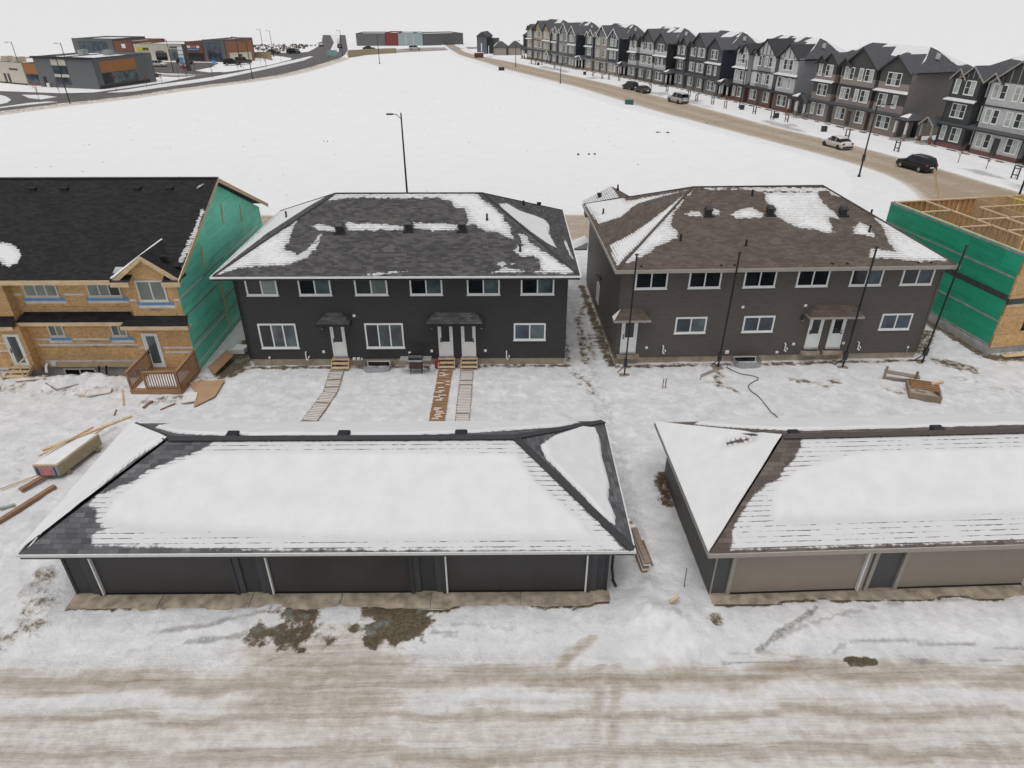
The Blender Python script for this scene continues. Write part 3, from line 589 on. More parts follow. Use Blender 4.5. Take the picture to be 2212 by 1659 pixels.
def stack(par, x, y, z, h=.34): return MB().cyl((x, y, z - .2), (x, y, z + h), .055, n=10, m='black').cyl((x, y, z - .12), (x, y, z + .05), .12, .06, n=10).build('plumbing_stack', par)
def ridge_cap(par, segs, mat, w_=.26):
    m = MB()
    for a, b in segs: m.beam(a, b, w_, .035, mat)
    return m.build('ridge_cap', par)
def window_well(par, x0, x1, y0, y1, z, glass='glass_dark'):
    m = MB().use('steel'); n = 14; pts = []
    for i in range(n + 1):
        t = i / n; ang = math.pi * t
        xx = (x0 + x1) / 2 - (x1 - x0) / 2 * (abs(math.cos(ang)) ** .45 * (1 if math.cos(ang) > 0 else -1)); yy = y0 - (y0 - y1) * math.sin(ang) ** .5 if 0 < i < n else y0
        pts.append((xx, yy))
    for a, b in zip(pts[:-1], pts[1:]): m.beam((a[0], a[1], z - .12), (b[0], b[1], z - .12), .03, .5)
    o = m.build('window_well', par)
    MB().box(x0 + .1, x1 - .1, y0 - .02, y0 + .02, z - .25, z + .08, 'white').build('frame', o)
    MB().box(x0 + .16, x1 - .16, y0 - .03, y0 - .021, z - .22, z + .04, glass).build('pane', o)
    return o
def canopy(par, x0, x1, ytop, yf, z1, z0, ins, mat, sh, snowside=None, lit=0):   # small hipped roof over doors
    r = Roof(sh); k = .16
    eL, eR = (x0, yf, z0), (x1, yf, z0); rL, rR = (x0 + ins, 0, z1), (x1 - ins, 0, z1)
    r.plane(eL, eR, rR, rL, res=k)
    r.plane((x0, 0, z0), eL, rL, rL, res=k, full=snowside); r.plane(eR, (x1, 0, z0), rR, rR, res=k)
    o = r.build('door_canopy', par)
    MB().box(x0 - .01, x1 + .01, yf - .02, 0, z0 - .13, z0 - .006, mat).build('fascia', o)
    return o

# ================================================================ THE TWO FINISHED TRIPLEXES
def hip_house(name, label, loc, rz, Wd, D, wallmat, sh, eave, ridge, zs, trim, zb, polys, polyr, polyl, fullback=None, sidewall=None):
    t = thing(name, label, 'building', loc, rz)
    x0, x1, y0, y1, ze = eave; rx0, rx1, ry, zr = ridge
    MB().box(0, Wd, 0, D, zs, ze - .22, wallmat).build('wall', t)
    MB().box(.03, Wd - .03, .03, D - .03, zb, zs, 'concrete').build('foundation', t)
    MB().box(-.025, .09, -.025, -.001, zs, ze - .2, wallmat).box(-.025, -.001, -.001, .09, zs, ze - .2).build('corner_trim', t)
    MB().box(Wd - .09, Wd + .02, -.025, 0, zs, ze - .2, wallmat).build('corner_trim', t)
    r = Roof(sh)
    r.plane((x0, y0, ze), (x1, y0, ze), (rx1, ry, zr), (rx0, ry, zr), thin=polys, cap=.36, res=.12)
    r.plane((x1, y0, ze), (x1, y1, ze), (rx1, ry, zr), (rx1, ry, zr), polys=polyr, res=.14, gain=3)
    r.plane((x0, y1, ze), (x0, y0, ze), (rx0, ry, zr), (rx0, ry, zr), polys=polyl, res=.14, gain=1.2)
    r.plane((x1, y1, ze), (x0, y1, ze), (rx0, ry, zr), (rx1, ry, zr), full=fullback, res=.4)
    ro = r.build('roof', t)
    fm = MB().use(trim if trim != 'charcoal_panel' else 'white')
    T_ = .05; fh = .085 if sh == 'shA' else .17
    fm.box(x0 - T_, x1 + T_, y0 - T_, y0, ze - fh, ze + .012).box(x0 - T_, x1 + T_, y1, y1 + T_, ze - fh, ze + .012).box(x0 - T_, x0, y0, y1, ze - fh, ze + .012).box(x1, x1 + T_, y0, y1, ze - fh, ze + .012)
    fm.box(x0, x1, y0, y1, ze - .2, ze - .171, trim)
    fm.build('gutter', ro)
    ridge_cap(ro, [((rx0, ry, zr + .01), (rx1, ry, zr + .01)), ((x0 + .1, y0 + .1, ze + .05), (rx0, ry, zr + .01)), ((x1 - .1, y0 + .1, ze + .05), (rx1, ry, zr + .01)), ((x0 + .1, y1 - .1, ze + .05), (rx0, ry, zr + .01)), ((x1 - .1, y1 - .1, ze + .05), (rx1, ry, zr + .01))], CM((.045, .045, .048), .9) if sh == 'shA' else CM((.08, .068, .06), .9), .13)
    return t, ro
def zfront(y, eave, ridge): return eave[4] + (y - eave[2]) * (ridge[3] - eave[4]) / (ridge[2] - eave[2])

eA = (-.95, 18.08, -.58, 11.7, 5.5); rA_ = (4.45, 12.93, 5.62, 8.2)
lA = [[(-.95, -.5), (-.95, 11.6), (1.6, 9.6), (3.9, 6.5), (2.6, 6.2), (.6, 4.4), (-.2, 2.0)], [(-.9, -.5), (4.4, 5.5), (4.3, 5.75), (-.9, -.1)]]
A, Aroof = hip_house('triplex_house', 'finished two-storey house with charcoal siding, white windows and a dark hipped roof patched with snow', (-14.26, 33.08, 0), 0, 17.5, 11.1, 'charcoal_siding', 'shA', eA, rA_, .42, 'charcoal_panel', -.5, SNOW['A_f'], SNOW['A_r'], lA)
for x0, x1 in ((.5, 2.16), (3.28, 4.99), (6.24, 7.97), (9.15, 10.87), (12.17, 13.91), (15.02, 16.79)):
    k = int(x0); window(A, x0, x1, 4.26, 5.27, panes=[('glass_screen', 'glass_green'), ('glass_dark', 'glass_teal')][k % 2 == 1 or k > 8])
window(A, .7, 2.76, 1.12, 2.6, n=3, panes=('glass_screen', 'glass_teal', 'glass_teal')); window(A, 6.5, 8.6, 1.11, 2.6, n=3, panes=('glass_screen', 'glass_teal', 'glass_teal')); window(A, 14.65, 16.4, 1.56, 2.57, panes=('glass_blue', 'glass_teal'))
door(A, 4.6, 5.38, .6, 2.58); door(A, 10.49, 11.29, .58, 2.56, hinge=0); door(A, 11.76, 12.55, .57, 2.56, hinge=1)
canopy(A, 4.05, 5.85, 0, -.62, 3.24, 2.82, .5, 'black', 'shA'); canopy(A, 9.95, 13.0, 0, -.62, 3.24, 2.82, .45, 'black', 'shA')
for x in (4.2, 10.17, 12.9): wall_light(A, x, 2.46)
for x, z in ((6.02, 3.06), (4.07, .88), (10.08, .9), (13.07, .91)): vent_box(A, x, z)
vent_box(A, 5.71, .42, s=.17); vent_box(A, 5.95, .42, s=.17)
for x in (3.08, 14.25): elbow_pipe(A, x, .68)
vent_box(A, 8.85, .78)
riser(A, 1.0, -.05, .5); riser(A, 6.14, -.05, .4)
MB().tube([(-.05, -.08, 5.2), (-.05, -.08, .5), (-.15, -.3, .38)], .045, 6, 'black').build('downspout', A)
window_well(A, 6.3, 7.8, .02, -.85, .18)
MB().box(-.75, -.2, 3.2, 5.8, .9, 2.7, 'side_brown').build('side_chase', A)
for x, d in ((5.19, 3.23), (8.92, 3.35), (11.85, 3.34)): roof_vent(Aroof, x, d - .58, zfront(d - .58, eA, rA_))
for x, d in ((13.2, 4.06), (15.0, 1.74)): stack(Aroof, x, d - .58, zfront(d - .58, eA, rA_))
stack(Aroof, 1.03, 6.78, 6.5); stack(Aroof, 15.33, 7.58, 6.9); low_vent(Aroof, 16.4, 10.2, 6.3, .3)

eB = (-.45, 17.7, -.5, 12.3, 5.75); rB_ = (4.95, 12.65, 5.9, 8.4)
B_, Broof = hip_house('triplex_house', 'finished two-storey house with grey-brown siding, white windows and a brown hipped roof dusted with snow', (6.1, 33.13, 0), R(1.8), 17.35, 11.9, 'brown_siding', 'shB', eB, rB_, .38, 'tan_trim', -.6, SNOW['B_f'], [[(17.6, -.4), (17.6, 3.5), (15, 5.5), (16.8, 1.0)]], SNOW['B_l'])
for x0 in (.71, 3.58, 6.54, 9.41, 12.33, 15.12): window(B_, x0, x0 + 1.73, 4.52, 5.5, panes=('glass_dark', 'glass_blue' if x0 > 12 else 'glass_dark'))
for x0 in (3.17, 6.95, 14.7): window(B_, x0, x0 + 1.73, 1.86, 2.82, panes=('glass_blue', 'glass_teal' if x0 < 6 else 'glass_blue'))
door(B_, .22, 1.1, .73, 2.8); door(B_, 10.7, 11.48, .8, 2.77, hinge=0); door(B_, 11.93, 12.74, .78, 2.78, hinge=1, pane='glass_dark')
canopy(B_, -.35, 1.65, 0, -.6, 3.4, 2.95, .45, 'tan_trim', 'shB', snowside=.5); canopy(B_, 10.35, 13.35, 0, -.6, 3.42, 2.95, .42, 'tan_trim', 'shB')
for x in (1.45, 10.2, 13.15): wall_light(B_, x, 2.7)
for x, z in ((6.76, 3.37), (10.22, 3.4), (1.72, 1.0), (10.06, 1.05), (12.92, 1.06)): vent_box(B_, x, z)
vent_box(B_, 6.34, .62, s=.2); vent_box(B_, 9.21, .55)
for x in (2.64, 9.57, 13.78): elbow_pipe(B_, x, .92)
riser(B_, 16.74, -.1, .7)
for x0, x1 in ((.05, 1.3), (10.55, 11.6), (11.8, 12.9)): MB().box(x0, x1, -.22, 0, .40, .62, 'apron').build('door_sill', B_)
window_well(B_, 6.7, 8.2, .02, -.85, .22)
m = MB()
m.prism([(-.01, 7.2, .9), (-.01, 6.2, .9), (-.01, 6.2, 2.1), (-.01, 6.7, 2.35), (-.01, 7.2, 2.1)], (-.05, 0, 0), 'white'); m.build('side_window', B_)
MB().beam((-.09, 7.9, 2.3), (-.09, 5.7, 2.9), .1, .1, 'black').build('side_lamp', B_)
for x, d in ((5.31, 4.1), (8.81, 4.1), (12.93, 4.0)): roof_vent(Broof, x, d - .5, zfront(d - .5, eB, rB_), .38, .44)
for x, d in ((8.23, 5.6), (3.34, 2.1), (6.79, 1.65), (13.91, 2.6)): stack(Broof, x, d - .5, zfront(d - .5, eB, rB_))
stack(Broof, .3, 8.6, 6.1); stack(Broof, 15.0, 4.2, 7.1)
for x in (.9, 5.1, 5.8, 11.0, 11.8, 15.6, 16.3): MB().box(x - .05, x + .05, -.3, -.2, eB[4] + .08, eB[4] + .16, 'black').build('roof_clip', Broof)
g = Roof('shB')
g.plane((-.45, 12.95, 5.75), (-.45, 12.3, 5.75), (1.5, 9.95, 6.78), (1.5, 12.95, 6.78), full=.12, res=.15); g.plane((3.45, 12.3, 5.75), (3.45, 12.95, 5.75), (1.5, 12.95, 6.78), (1.5, 9.95, 6.78), res=.15)
go = g.build('porch_gable', B_); MB().prism([(-.3, 12.0, 4.9), (3.3, 12.0, 4.9), (3.3, 12.0, 5.7), (1.5, 12.0, 6.7), (-.3, 12.0, 5.7)], (0, .75, 0), 'brown_siding').build('gable_wall', go)
low_vent(go, .55, 11.9, 6.45, .3); stack(go, 1.9, 12.6, 6.7, .25)
MB().box(-1.0, -.02, 12.2, 13.6, 2.5, 2.62, 'tan_trim').prism([(-1.05, 12.1, 2.62), (-.0, 12.1, 2.62), (-.0, 12.1, 3.1)], (0, 1.6, 0), 'snow').build('entry_canopy', B_)

# ================================================================ THE TWO GARAGES
def garage(name, label, loc, rz, Wd, D, eave, ridge, sh, spec):
    t = thing(name, label, 'garage', loc, rz)
    x0, x1, y0, y1, ze = eave; rx0, rx1, ry, zr = ridge
    MB().box(0, Wd, 0, D, .04, ze - .2, spec['wall']).build('wall', t)
    MB().box(-.04, Wd + .04, -.05, D + .04, -.4, .04, spec['slab']).build('foundation', t)
    r = Roof(sh); th = .12
    r.plane((x0, y0, ze), (x1, y0, ze), (rx1, ry, zr), (rx0, ry, zr), polys=spec['f'], thin=spec['ft'], res=.09, thick=th, cap=.10)
    if spec.get('r') is not None: r.plane((x1, y0, ze), (x1, y1, ze), (rx1, ry, zr), (rx1, ry, zr), polys=spec['r'], res=.09, thick=th, gain=4)
    else: r.plane((x1, y0, ze), (x1, y1, ze), (rx1, ry, zr), (rx1, ry, zr), full=1, res=.3)
    lp = [[(x0 + .06, y0 + .25), (x0 + .06, y1 - .15), (rx0 - .05, ry)]]
    r.plane((x0, y1, ze), (x0, y0, ze), (rx0, ry, zr), (rx0, ry, zr), full=1.0, neg=spec['lneg'], res=.09, thick=th)
    r.plane((x1, y1, ze), (x0, y1, ze), (rx0, ry, zr), (rx1, ry, zr), polys=spec['b'], res=.1, thick=th, gain=4)
    ro = r.build('roof', t); tr = spec['fascia']; T_ = .045
    fm = MB().use(tr); fm.box(x0 - T_, x1 + T_, y0 - T_, y0, ze - spec['fh'], ze + .02).box(x0 - T_, x1 + T_, y1, y1 + T_, ze - spec['fh'], ze + .02).box(x0 - T_, x0, y0, y1, ze - spec['fh'], ze + .02).box(x1, x1 + T_, y0, y1, ze - spec['fh'], ze + .02)
    fm.box(x0, x1, y0, y1, ze - .19, ze - .141, spec['soffit']); fm.build('fascia', ro)
    cm = CM(spec['cap'], .9); ridge_cap(ro, [((rx0, ry, zr + .012), (rx1, ry, zr + .012)), ((x1 - .05, y0 + .05, ze + .03), (rx1, ry, zr + .012)), ((x1 - .05, y1 - .05, ze + .03), (rx1, ry, zr + .012)), ((x0 + .05, y1 - .05, ze + .03), (rx0, ry, zr + .012))], cm, .28)
    return t, ro
G1, G1r = garage('triple_garage', 'charcoal three-door garage under a thick snow blanket, in front of the charcoal house', (-15.0, 16.5, 0), 0, 18.45, 6.4, (-.7, 19.1, -.65, 6.95, 2.5), (2.95, 15.28, 3.15, 4.35), 'shG1',
    dict(wall='charcoal_panel', slab='concrete', f=SNOW['G1_f'], ft=SNOW['G1_ft'], r=SNOW['G1_r'], b=SNOW['G1_b'], lneg=[[(.9, 1.75), (1.7, 2.75), (2.55, 3.15), (2.3, 2.9), (1.75, 2.5), (1.1, 1.8)]], fh=.085, fascia='white_dirty', soffit='charcoal_panel', cap=(.045, .046, .05)))
def garage_door(t, x0, x1, zt, mat, frame, jamb, right_white=False, frame2=None):
    d = MB().box(x0, x1, -.01, .03, .05, zt, mat)
    for k in range(0): d.box(x0, x1, -.014, -.01, .05 + (zt - .05) * k / 4 - .008, .05 + (zt - .05) * k / 4 + .008, 'dark' if 'charcoal' in mat else 'tan_trim')
    d = d.build('garage_door', t)
    for q in (x0 - .13, x1): MB().box(q, q + .13, -.10, .0, .0, zt + .12, jamb).build('door_jamb', d)
    MB().box(x0, x1, -.05, -.011, .0, .06, 'black').build('bottom_seal', d)
    return d
for i, (a, b) in enumerate(((.98, 5.58), (6.85, 11.65), (12.88, 17.72))):
    d = garage_door(G1, a, b, 2.15, 'charcoal_door', 'charcoal_panel', 'charcoal_panel')
    MB().box(a + .0, a + .05, -.125, -.015, .05, 2.12, 'white').build('track_edge', d)
    if i == 2: MB().box(b - .05, b, -.125, -.015, .05, 2.12, 'white').build('track_edge', d)
    for q in (a - .35, b + .13): MB().box(q, q + .22, -.06, -.0, .05, 2.25, CM((.062, .066, .074))).build('door_post', G1)
for x in (-10.0, -5.96, -1.68): low_vent(G1r, x + 15, 3.6, 4.15, .46)
MB().tube([(18.62, .25, 2.1), (18.62, .25, .9), (18.62, -.1, .7)], .05, 6, 'black').tube([(18.62, -.0, .55), (18.75, -.1, .3)], .06, 6).build('downspout', G1)
MB().beam((-1.0, .6, 2.15), (-.4, .5, 2.2), .06, .06, 'black').beam((-.8, .6, 2.2), (-.7, .2, 2.1), .05, .05).build('gutter_bracket', G1)
MB().box(.0, .10, -.03, 0, .04, 2.3, 'dark').build('corner_trim', G1); MB().box(18.35, 18.45, -.03, 0, .04, 2.3, 'dark').build('corner_trim', G1)
slab = MB()
xs = [-.05 + 18.6 * i / 6 for i in range(7)]
for a, b in zip(xs[:-1], xs[1:]): slab.box(a + .012, b - .012, -.74, -.05, -.3, .012, 'apron')
slab.build('driveway_slab', G1)

G2, G2r = garage('triple_garage', 'slate grey garage with pale taupe doors under a snow-covered brown roof', (7.0, 16.3, 0), R(1.9), 18.4, 6.5, (-.53, 19, -.6, 7.0, 2.5), (3.0, 15.4, 3.2, 4.35), 'shG2',
    dict(wall='grey_panel', slab='concrete', f=[SNOW['G2_f'][0][:9] + [[16.4, 2.7], [18.3, .2], [10.31, .23]] + SNOW['G2_f'][0][11:]], ft=[[SNOW['G2_ft'][0][0], [15.3, 3.2], [18.9, -.49]] + SNOW['G2_ft'][0][2:]], r=None, b=[SNOW['G2_b'][0][:2] + [[17.5, 7], [15.2, 4.3]] + SNOW['G2_b'][0][3:]], lneg=[[(1.35, 4.0), (2.1, 3.72), (2.15, 3.82), (1.4, 4.12)]], fh=.14, fascia='tan_trim', soffit='tan_trim', cap=(.075, .064, .058)))
for a, b in ((.68, 5.2), (6.6, 11.2), (12.6, 17.2)):
    d = garage_door(G2, a, b, 2.15, 'tan_door', 'tan_trim', 'tan_trim')
    MB().box(b - .05, b, -.13, -.015, .05, 2.12, 'white').build('track_edge', d)
for q in (5.42, 11.42): MB().box(q, q + .13, -.11, 0, .0, 2.27, 'tan_trim').build('door_post', G2)
MB().box(-.02, .0, .0, 6.5, .04, 2.3, 'side_brown').build('side_cladding', G2)
MB().box(.0, .05, -.02, 0, .04, 2.3, 'tan_trim').build('corner_trim', G2)
MB().box(-.05, 18.5, -.62, -.05, -.3, .012, 'apron').build('driveway_slab', G2)
low_vent(G2r, 9.0, 3.65, 4.15, .46); low_vent(G2r, 3.6, 3.6, 4.15, .42)
# ================================================================ SHEATHED HOUSE ON THE LEFT
L = thing('unfinished_house', 'house under construction with bare strand board walls, green gable wall and black roof', 'building', (-17.1, 32.5, 0))
m = MB()
m.box(-2.9, 0, 0, .9, .1, 3.2, 'osb').box(-2.62, 0, .002, .9, 3.2, 5.35).box(-9.3, -2.9, .55, 1.0, .12, 3.2).box(-9.3, -2.62, .55, 1.0, 3.2, 5.35).box(-19, -8.95, -.0, 1.0, .1, 5.35)
m.build('wall', L)
m = MB().prism([(-.12, .02, .1), (-.12, 13.6, .1), (-.12, 13.6, 5.4), (-.12, 6.8, 8.72), (-.12, .02, 5.48)], (.14, 0, 0), 'green')
gw = m.build('gable_wall', L)
tp = MB()
for z, a, b, mt in ((4.35, .1, 3.0, 'tape'), (4.35, 3.2, 6.2, 'tape_grey'), (4.35, 6.6, 12.6, 'tape'), (3.28, .1, 4.6, 'tape_grey'), (3.28, 5.0, 9.5, 'tape_grey'), (2.2, 4.4, 9.2, 'tape_grey'), (1.62, .1, 4.6, 'tape_grey'), (1.3, .1, 4.8, 'tape'), (1.3, 5.2, 9.8, 'tape_grey'), (.42, .2, 12, 'tape')):
    tp.box(.02, .028, a, b, z - .05, z + .05, mt)
tp.build('seam_tape', gw)
br = MB()
for y, z, l in ((7.4, 6.7, .55), (10.2, 5.9, .5), (3.6, 5.3, .6), (5.0, 2.2, 1.8)): br.beam((.045, y - .1, z - l), (.045, y + .1, z + l), .05, .09, 'spruce')
br.build('batten', gw)
MB().box(-2.9, -.02, .04, 13.5, -1.3, .1, 'concrete_grey').box(-19, -2.9, .62, 13.5, -1.3, .12).box(-19, -8.98, .04, .62, -1.3, .1).build('foundation', L)
MB().box(-9.0, -2.9, .5, .55, .0, .36, 'spruce').build('rim_board', L)
r = Roof('shL')
zl = 5.55; zr = 8.95; sl = (zr - zl) / 7.3
r.plane((-22, -.5, zl), (-3.03, -.5, zl), (-3.03, 6.8, zr), (-22, 6.8, zr), polys=SNOW['L_f'][:1], res=.16)
zc = zl + (.35 + .5) * sl
r.plane((-3.03, .35, zc), (.5, .35, zc), (.5, 6.8, zr), (-3.03, 6.8, zr), thin=SNOW['L_f'][1:], cap=.16, res=.16, uoff=18.97)
r.plane((.5, 14.1, 5.5), (-22, 14.1, 5.5), (-22, 6.8, zr), (.5, 6.8, zr), res=.6)
ro = r.build('roof', L)
ridge_cap(ro, [((-22, 6.8, zr + .01), (.5, 6.8, zr + .01))], 'black', .26)
f = MB().box(-22, -3.03, -.56, -.5, zl - .24, zl - .012, 'spruce')
f.prism([(.44, -.54, zl - .24), (.44, -.54, zl - .01), (.44, 6.8, zr - .01), (.44, 14.14, 5.49), (.44, 14.14, 5.26), (.44, 6.8, zr - .24)], (.055, 0, 0))
f.prism([(.02, -.5, zl - .10), (.02, 6.8, zr - .10), (.02, 14.1, 5.40), (.44, 14.1, 5.40), (.44, 6.8, zr - .1), (.44, -.5, zl - .1)], (0, 0, .02)) if False else None
f.build('fascia', ro)
for x, zz in ((-9.7, 0), (-7.91, 0), (-3.81, 0), (-1.98, 0)): low_vent(ro, x, 5.9, zl + 6.4 * sl, .44)
MB().prism([(-.35, 6.0, 8.62), (-.12, 6.2, 8.7), (-.2, 6.0, 8.66), (-.4, 5.8, 8.55)], (0, 0, .07), 'tape').build('snow_clump', ro)
def gablet(px, half, zpk, name):
    g = Roof('shL'); ye = -.34; yb = (zpk - zl) / sl - .5
    zf = 5.5
    g.plane((px - half, 0.05, zf), (px - half, ye, zf), (px, ye, zpk), (px, yb, zpk), full=.35, res=.16) if False else None
    g.plane((px - half, .35, zf), (px - half, ye, zf), (px, ye, zpk), (px, yb, zpk), polys=[[(px - half, -.7), (px, -.7), (px, 3), (px - half, 0)]], res=.12)
    g.plane((px + half, ye, zf), (px + half, .35, zf), (px, yb, zpk), (px, ye, zpk), res=.12)
    o = g.build(name, ro)
    MB().prism([(px - half + .6, -.0, 5.3), (px + half - .6, -.0, 5.3), (px + half - .6, -.0, zf + .32), (px, -.0, zpk - .08), (px - half + .6, -.0, zf + .32)], (0, .5, 0), 'osb').build('gable_wall', o)
    for s_ in (-1, 1):
        MB().prism([(px + s_ * half, ye - .05, zf - .05), (px, ye - .05, zpk - .02), (px, ye - .05, zpk - .26), (px + s_ * (half - .1), ye - .05, zf - .26)], (0, .05, 0), 'spruce').build('barge_board', o)
        a, b = (px + s_ * half, px + s_ * (half - .95)); a, b = min(a, b), max(a, b)
        MB().prism([(a, -.55, 5.40), (b, -.55, 5.40), (b, -.02, 5.62), (a, -.02, 5.62)], (0, 0, .03), 'black').box(a, b, -.6, -.55, 5.2, 5.43, 'spruce').build('return_eave', o)
    MB().beam((px - half + .05, -.4, zf + .10), (px, yb + .1, zpk + .02), .14, .07, 'snow').build('snow_line', o)
    return o
gb = gablet(-1.25, 1.78, 6.78, 'cross_gable'); low_vent(gb, -.45, .4, 6.4, .3)
gablet(-10.9, 1.9, 6.78, 'cross_gable')
# pent roof between the storeys
def pent(x0, x1, yw, nm='pent_roof', snow=None):
    g = Roof('shL'); yf = yw - .66
    g.plane((x0 - .25, yf, 3.04), (x1 + .25, yf, 3.04), (x1 + .05, yw - .01, 3.36), (x0 - .05, yw - .01, 3.36), res=.15, full=snow)
    o = g.build(nm, L); MB().box(x0 - .25, x1 + .25, yf - .05, yf, 2.84, 3.03, 'spruce').box(x0 - .2, x1 + .2, yf, yw - .01, 2.84, 2.88, 'spruce').build('fascia', o); return o
pent(-8.7, -3.15, .55); o = pent(-2.9, .15, 0); pent(-19, -9.0, 0)
MB().box(-8.6, -3.3, .06, .1, 3.055, 3.075, 'tape_grey').build('flashing_strip', o)
# windows and doors of the sheathed house
window(L, -2.06, -.58, 4.2, 5.35, 0, frame='cream', panes=('glass_green',), tape=1)
for x0 in (-8.32, -5.0): window(L, x0, x0 + 1.76, 4.24, 5.36, .55, n=3, frame='cream', panes=('glass_green',) if x0 < -6 else ('glass_green', 'glass_green', 'glass_dark'), tape=1)
for x0 in (-7.85, -4.45): window(L, x0, x0 + .84, 1.9, 2.66, .55, frame='cream', panes=('glass_teal', 'glass_green'), tape=1)
door(L, -2.55, -1.7, .27, 2.34, 0, glass=(.3, .12, .7, .92), pane='glass_teal'); door(L, -9.98, -9.13, .35, 2.32, 0, glass=(.3, .12, .7, .92), pane='glass_teal')
for x0, x1, z, y in ((-9.0, -8.55, 4.36, .55), (-6.3, -5.25, 4.36, .55), (-3.0, -2.64, 4.36, .55), (-2.6, -2.3, 4.25, 0), (-.3, 0, 4.25, 0), (-8.7, -7.0 - .9, 1.72, .55), (-6.7, -4.75, 1.72, .55), (-8.7, -2.95, 1.38, .55), (-1.62, 0, 1.46, 0), (-2.88, -2.6, 1.46, 0), (-1.55, 0, 1.18, 0), (-8.6, -6, .40, .5), (-5.9, -3.0, .40, .5), (-12, -10.1, 4.1, 0), (-12, -10.05, 1.75, 0), (-12, -10.05, 1.3, 0), (-12, -10.1, .2, 0)):
    MB().box(x0, x1, y - .013, y - .001, z - .055, z + .055, 'tape').build('house_wrap_tape', L)
for x, y, z, rz in ((-1.35, 0, 3.78, 180), (-6.0 + .55, .55, 1.32, 180), (-3.75, .55, 1.32, 180), (-5.6, .55, 1.68, 180)):
    cu = bpy.data.curves.new('t', 'FONT'); cu.body = 'TYVEK'; cu.size = .17; cu.extrude = .001; cu.align_x = 'CENTER'; cu.space_character = 1.3
    to = bpy.data.objects.new('t', cu); COL.objects.link(to)
    dg = bpy.context.evaluated_depsgraph_get(); me = bpy.data.meshes.new_from_object(to.evaluated_get(dg)); bpy.data.objects.remove(to)
    me.materials.clear(); me.materials.append(M['lettering']); lo = bpy.data.objects.new('printed_lettering', me); COL.objects.link(lo); lo.parent = L
    lo.matrix_local = Matrix.Translation((x, y - .019, z)) @ Matrix.Rotation(R(180), 4, 'Y') @ Matrix.Rotation(R(90), 4, 'X')
    lo.matrix_local = Matrix.Translation((x, y - .019, z)) @ Matrix.Rotation(R(90), 4, 'X') @ Matrix.Rotation(R(180), 4, 'Z')
for x0, x1 in ((-7.9, -6.1), (-4.0, -3.1)): window(L, x0, x1, -.95, -.12, .62, frame='white_dirty', panes=('glass_dark',), name='basement_window')
MB().tube([(-8.6, .5, .25), (-8.6, .3, .1), (-8.45, .0, -.1)], .07, 8, 'white').build('sump_pipe', L)
MB().box(-8.35, -8.1, .44, .5, .1, .32, 'white').build('outlet_box', L)
for x in (-5.75, -5.35): MB().tube([(x, .45, .1), (x, .3, -.3), (x + .3, -.1, -.45), (x + .9, -.35, -.5)], .05, 6, 'black').build('drain_pipe', L)

# deck with railings, standing against the sheathed house
D = thing('wooden_deck', 'low brown wooden deck with slatted railings outside the sheathed house door', 'deck', (-17.1, 32.5, 0))
m = MB()
for k in range(17): y = -2.45 + k * .143; m.box(-2.5, .08, y, y + .135, .21, .25, 'cedarx')
m.build('deck_boards', D)
MB().box(-2.54, .12, -2.5, -2.45, .0, .25, 'cedarx').box(-2.54, -2.5, -2.45, -.05, .0, .25).box(.08, .12, -2.45, -.05, .0, .25).box(-2.3, -2.2, -2.3, -2.2, -.3, .2).box(-.1, 0, -2.3, -2.2, -.3, .2).build('frame', D)
MB().box(-2.3, -.2, -2.3, -.5, .251, .275, 'snow').build('snow_cover', D)
def rail(a, b, posts=True):
    q = MB(); a = Vector(a); b = Vector(b); n = max(3, int((b - a).length / .13))
    q.beam(a + Vector((0, 0, 1.05)), b + Vector((0, 0, 1.05)), .12, .045, 'cedarx'); q.beam(a + Vector((0, 0, .95)), b + Vector((0, 0, .95)), .05, .09); q.beam(a + Vector((0, 0, .12)), b + Vector((0, 0, .12)), .05, .09)
    for e in (a, b): q.box(e.x - .045, e.x + .045, e.y - .045, e.y + .045, e.z - .2, e.z + 1.03, 'cedar')
    for i in range(1, n): p = a.lerp(b, i / n); q.box(p.x - .02, p.x + .02, p.y - .02, p.y + .02, p.z + .12, p.z + .95)
    return q.build('railing', D)
rail((-2.48, -.08, .25), (-2.48, -2.43, .25)); rail((.05, -.08, .25), (.05, -2.43, .25)); rail((-1.65, -2.43, .25), (.05, -2.38, .25))
# site stairs at the left door
S = thing('site_stairs', 'rough pale lumber stairs leading up to the left door of the sheathed house', 'stairs', (-26.7, 31.5, 0))
for k in range(3): MB().box(-.55, .55, .1 + k * .28, .38 + k * .28, .12 + k * .13, .16 + k * .13, 'spruce').build('tread', S)
for x in (-.6, .58): MB().beam((x, 0, -.05), (x, 1.0, .38), .04, .2, 'spruce').build('stringer', S)
for x in (-.6, .6): MB().beam((x, .05, -.05), (x, .02, 1.0), .07, .04, 'spruce').beam((x, .02, 1.0), (x * 1.3, .95, 1.25), .07, .04).build('handrail', S)

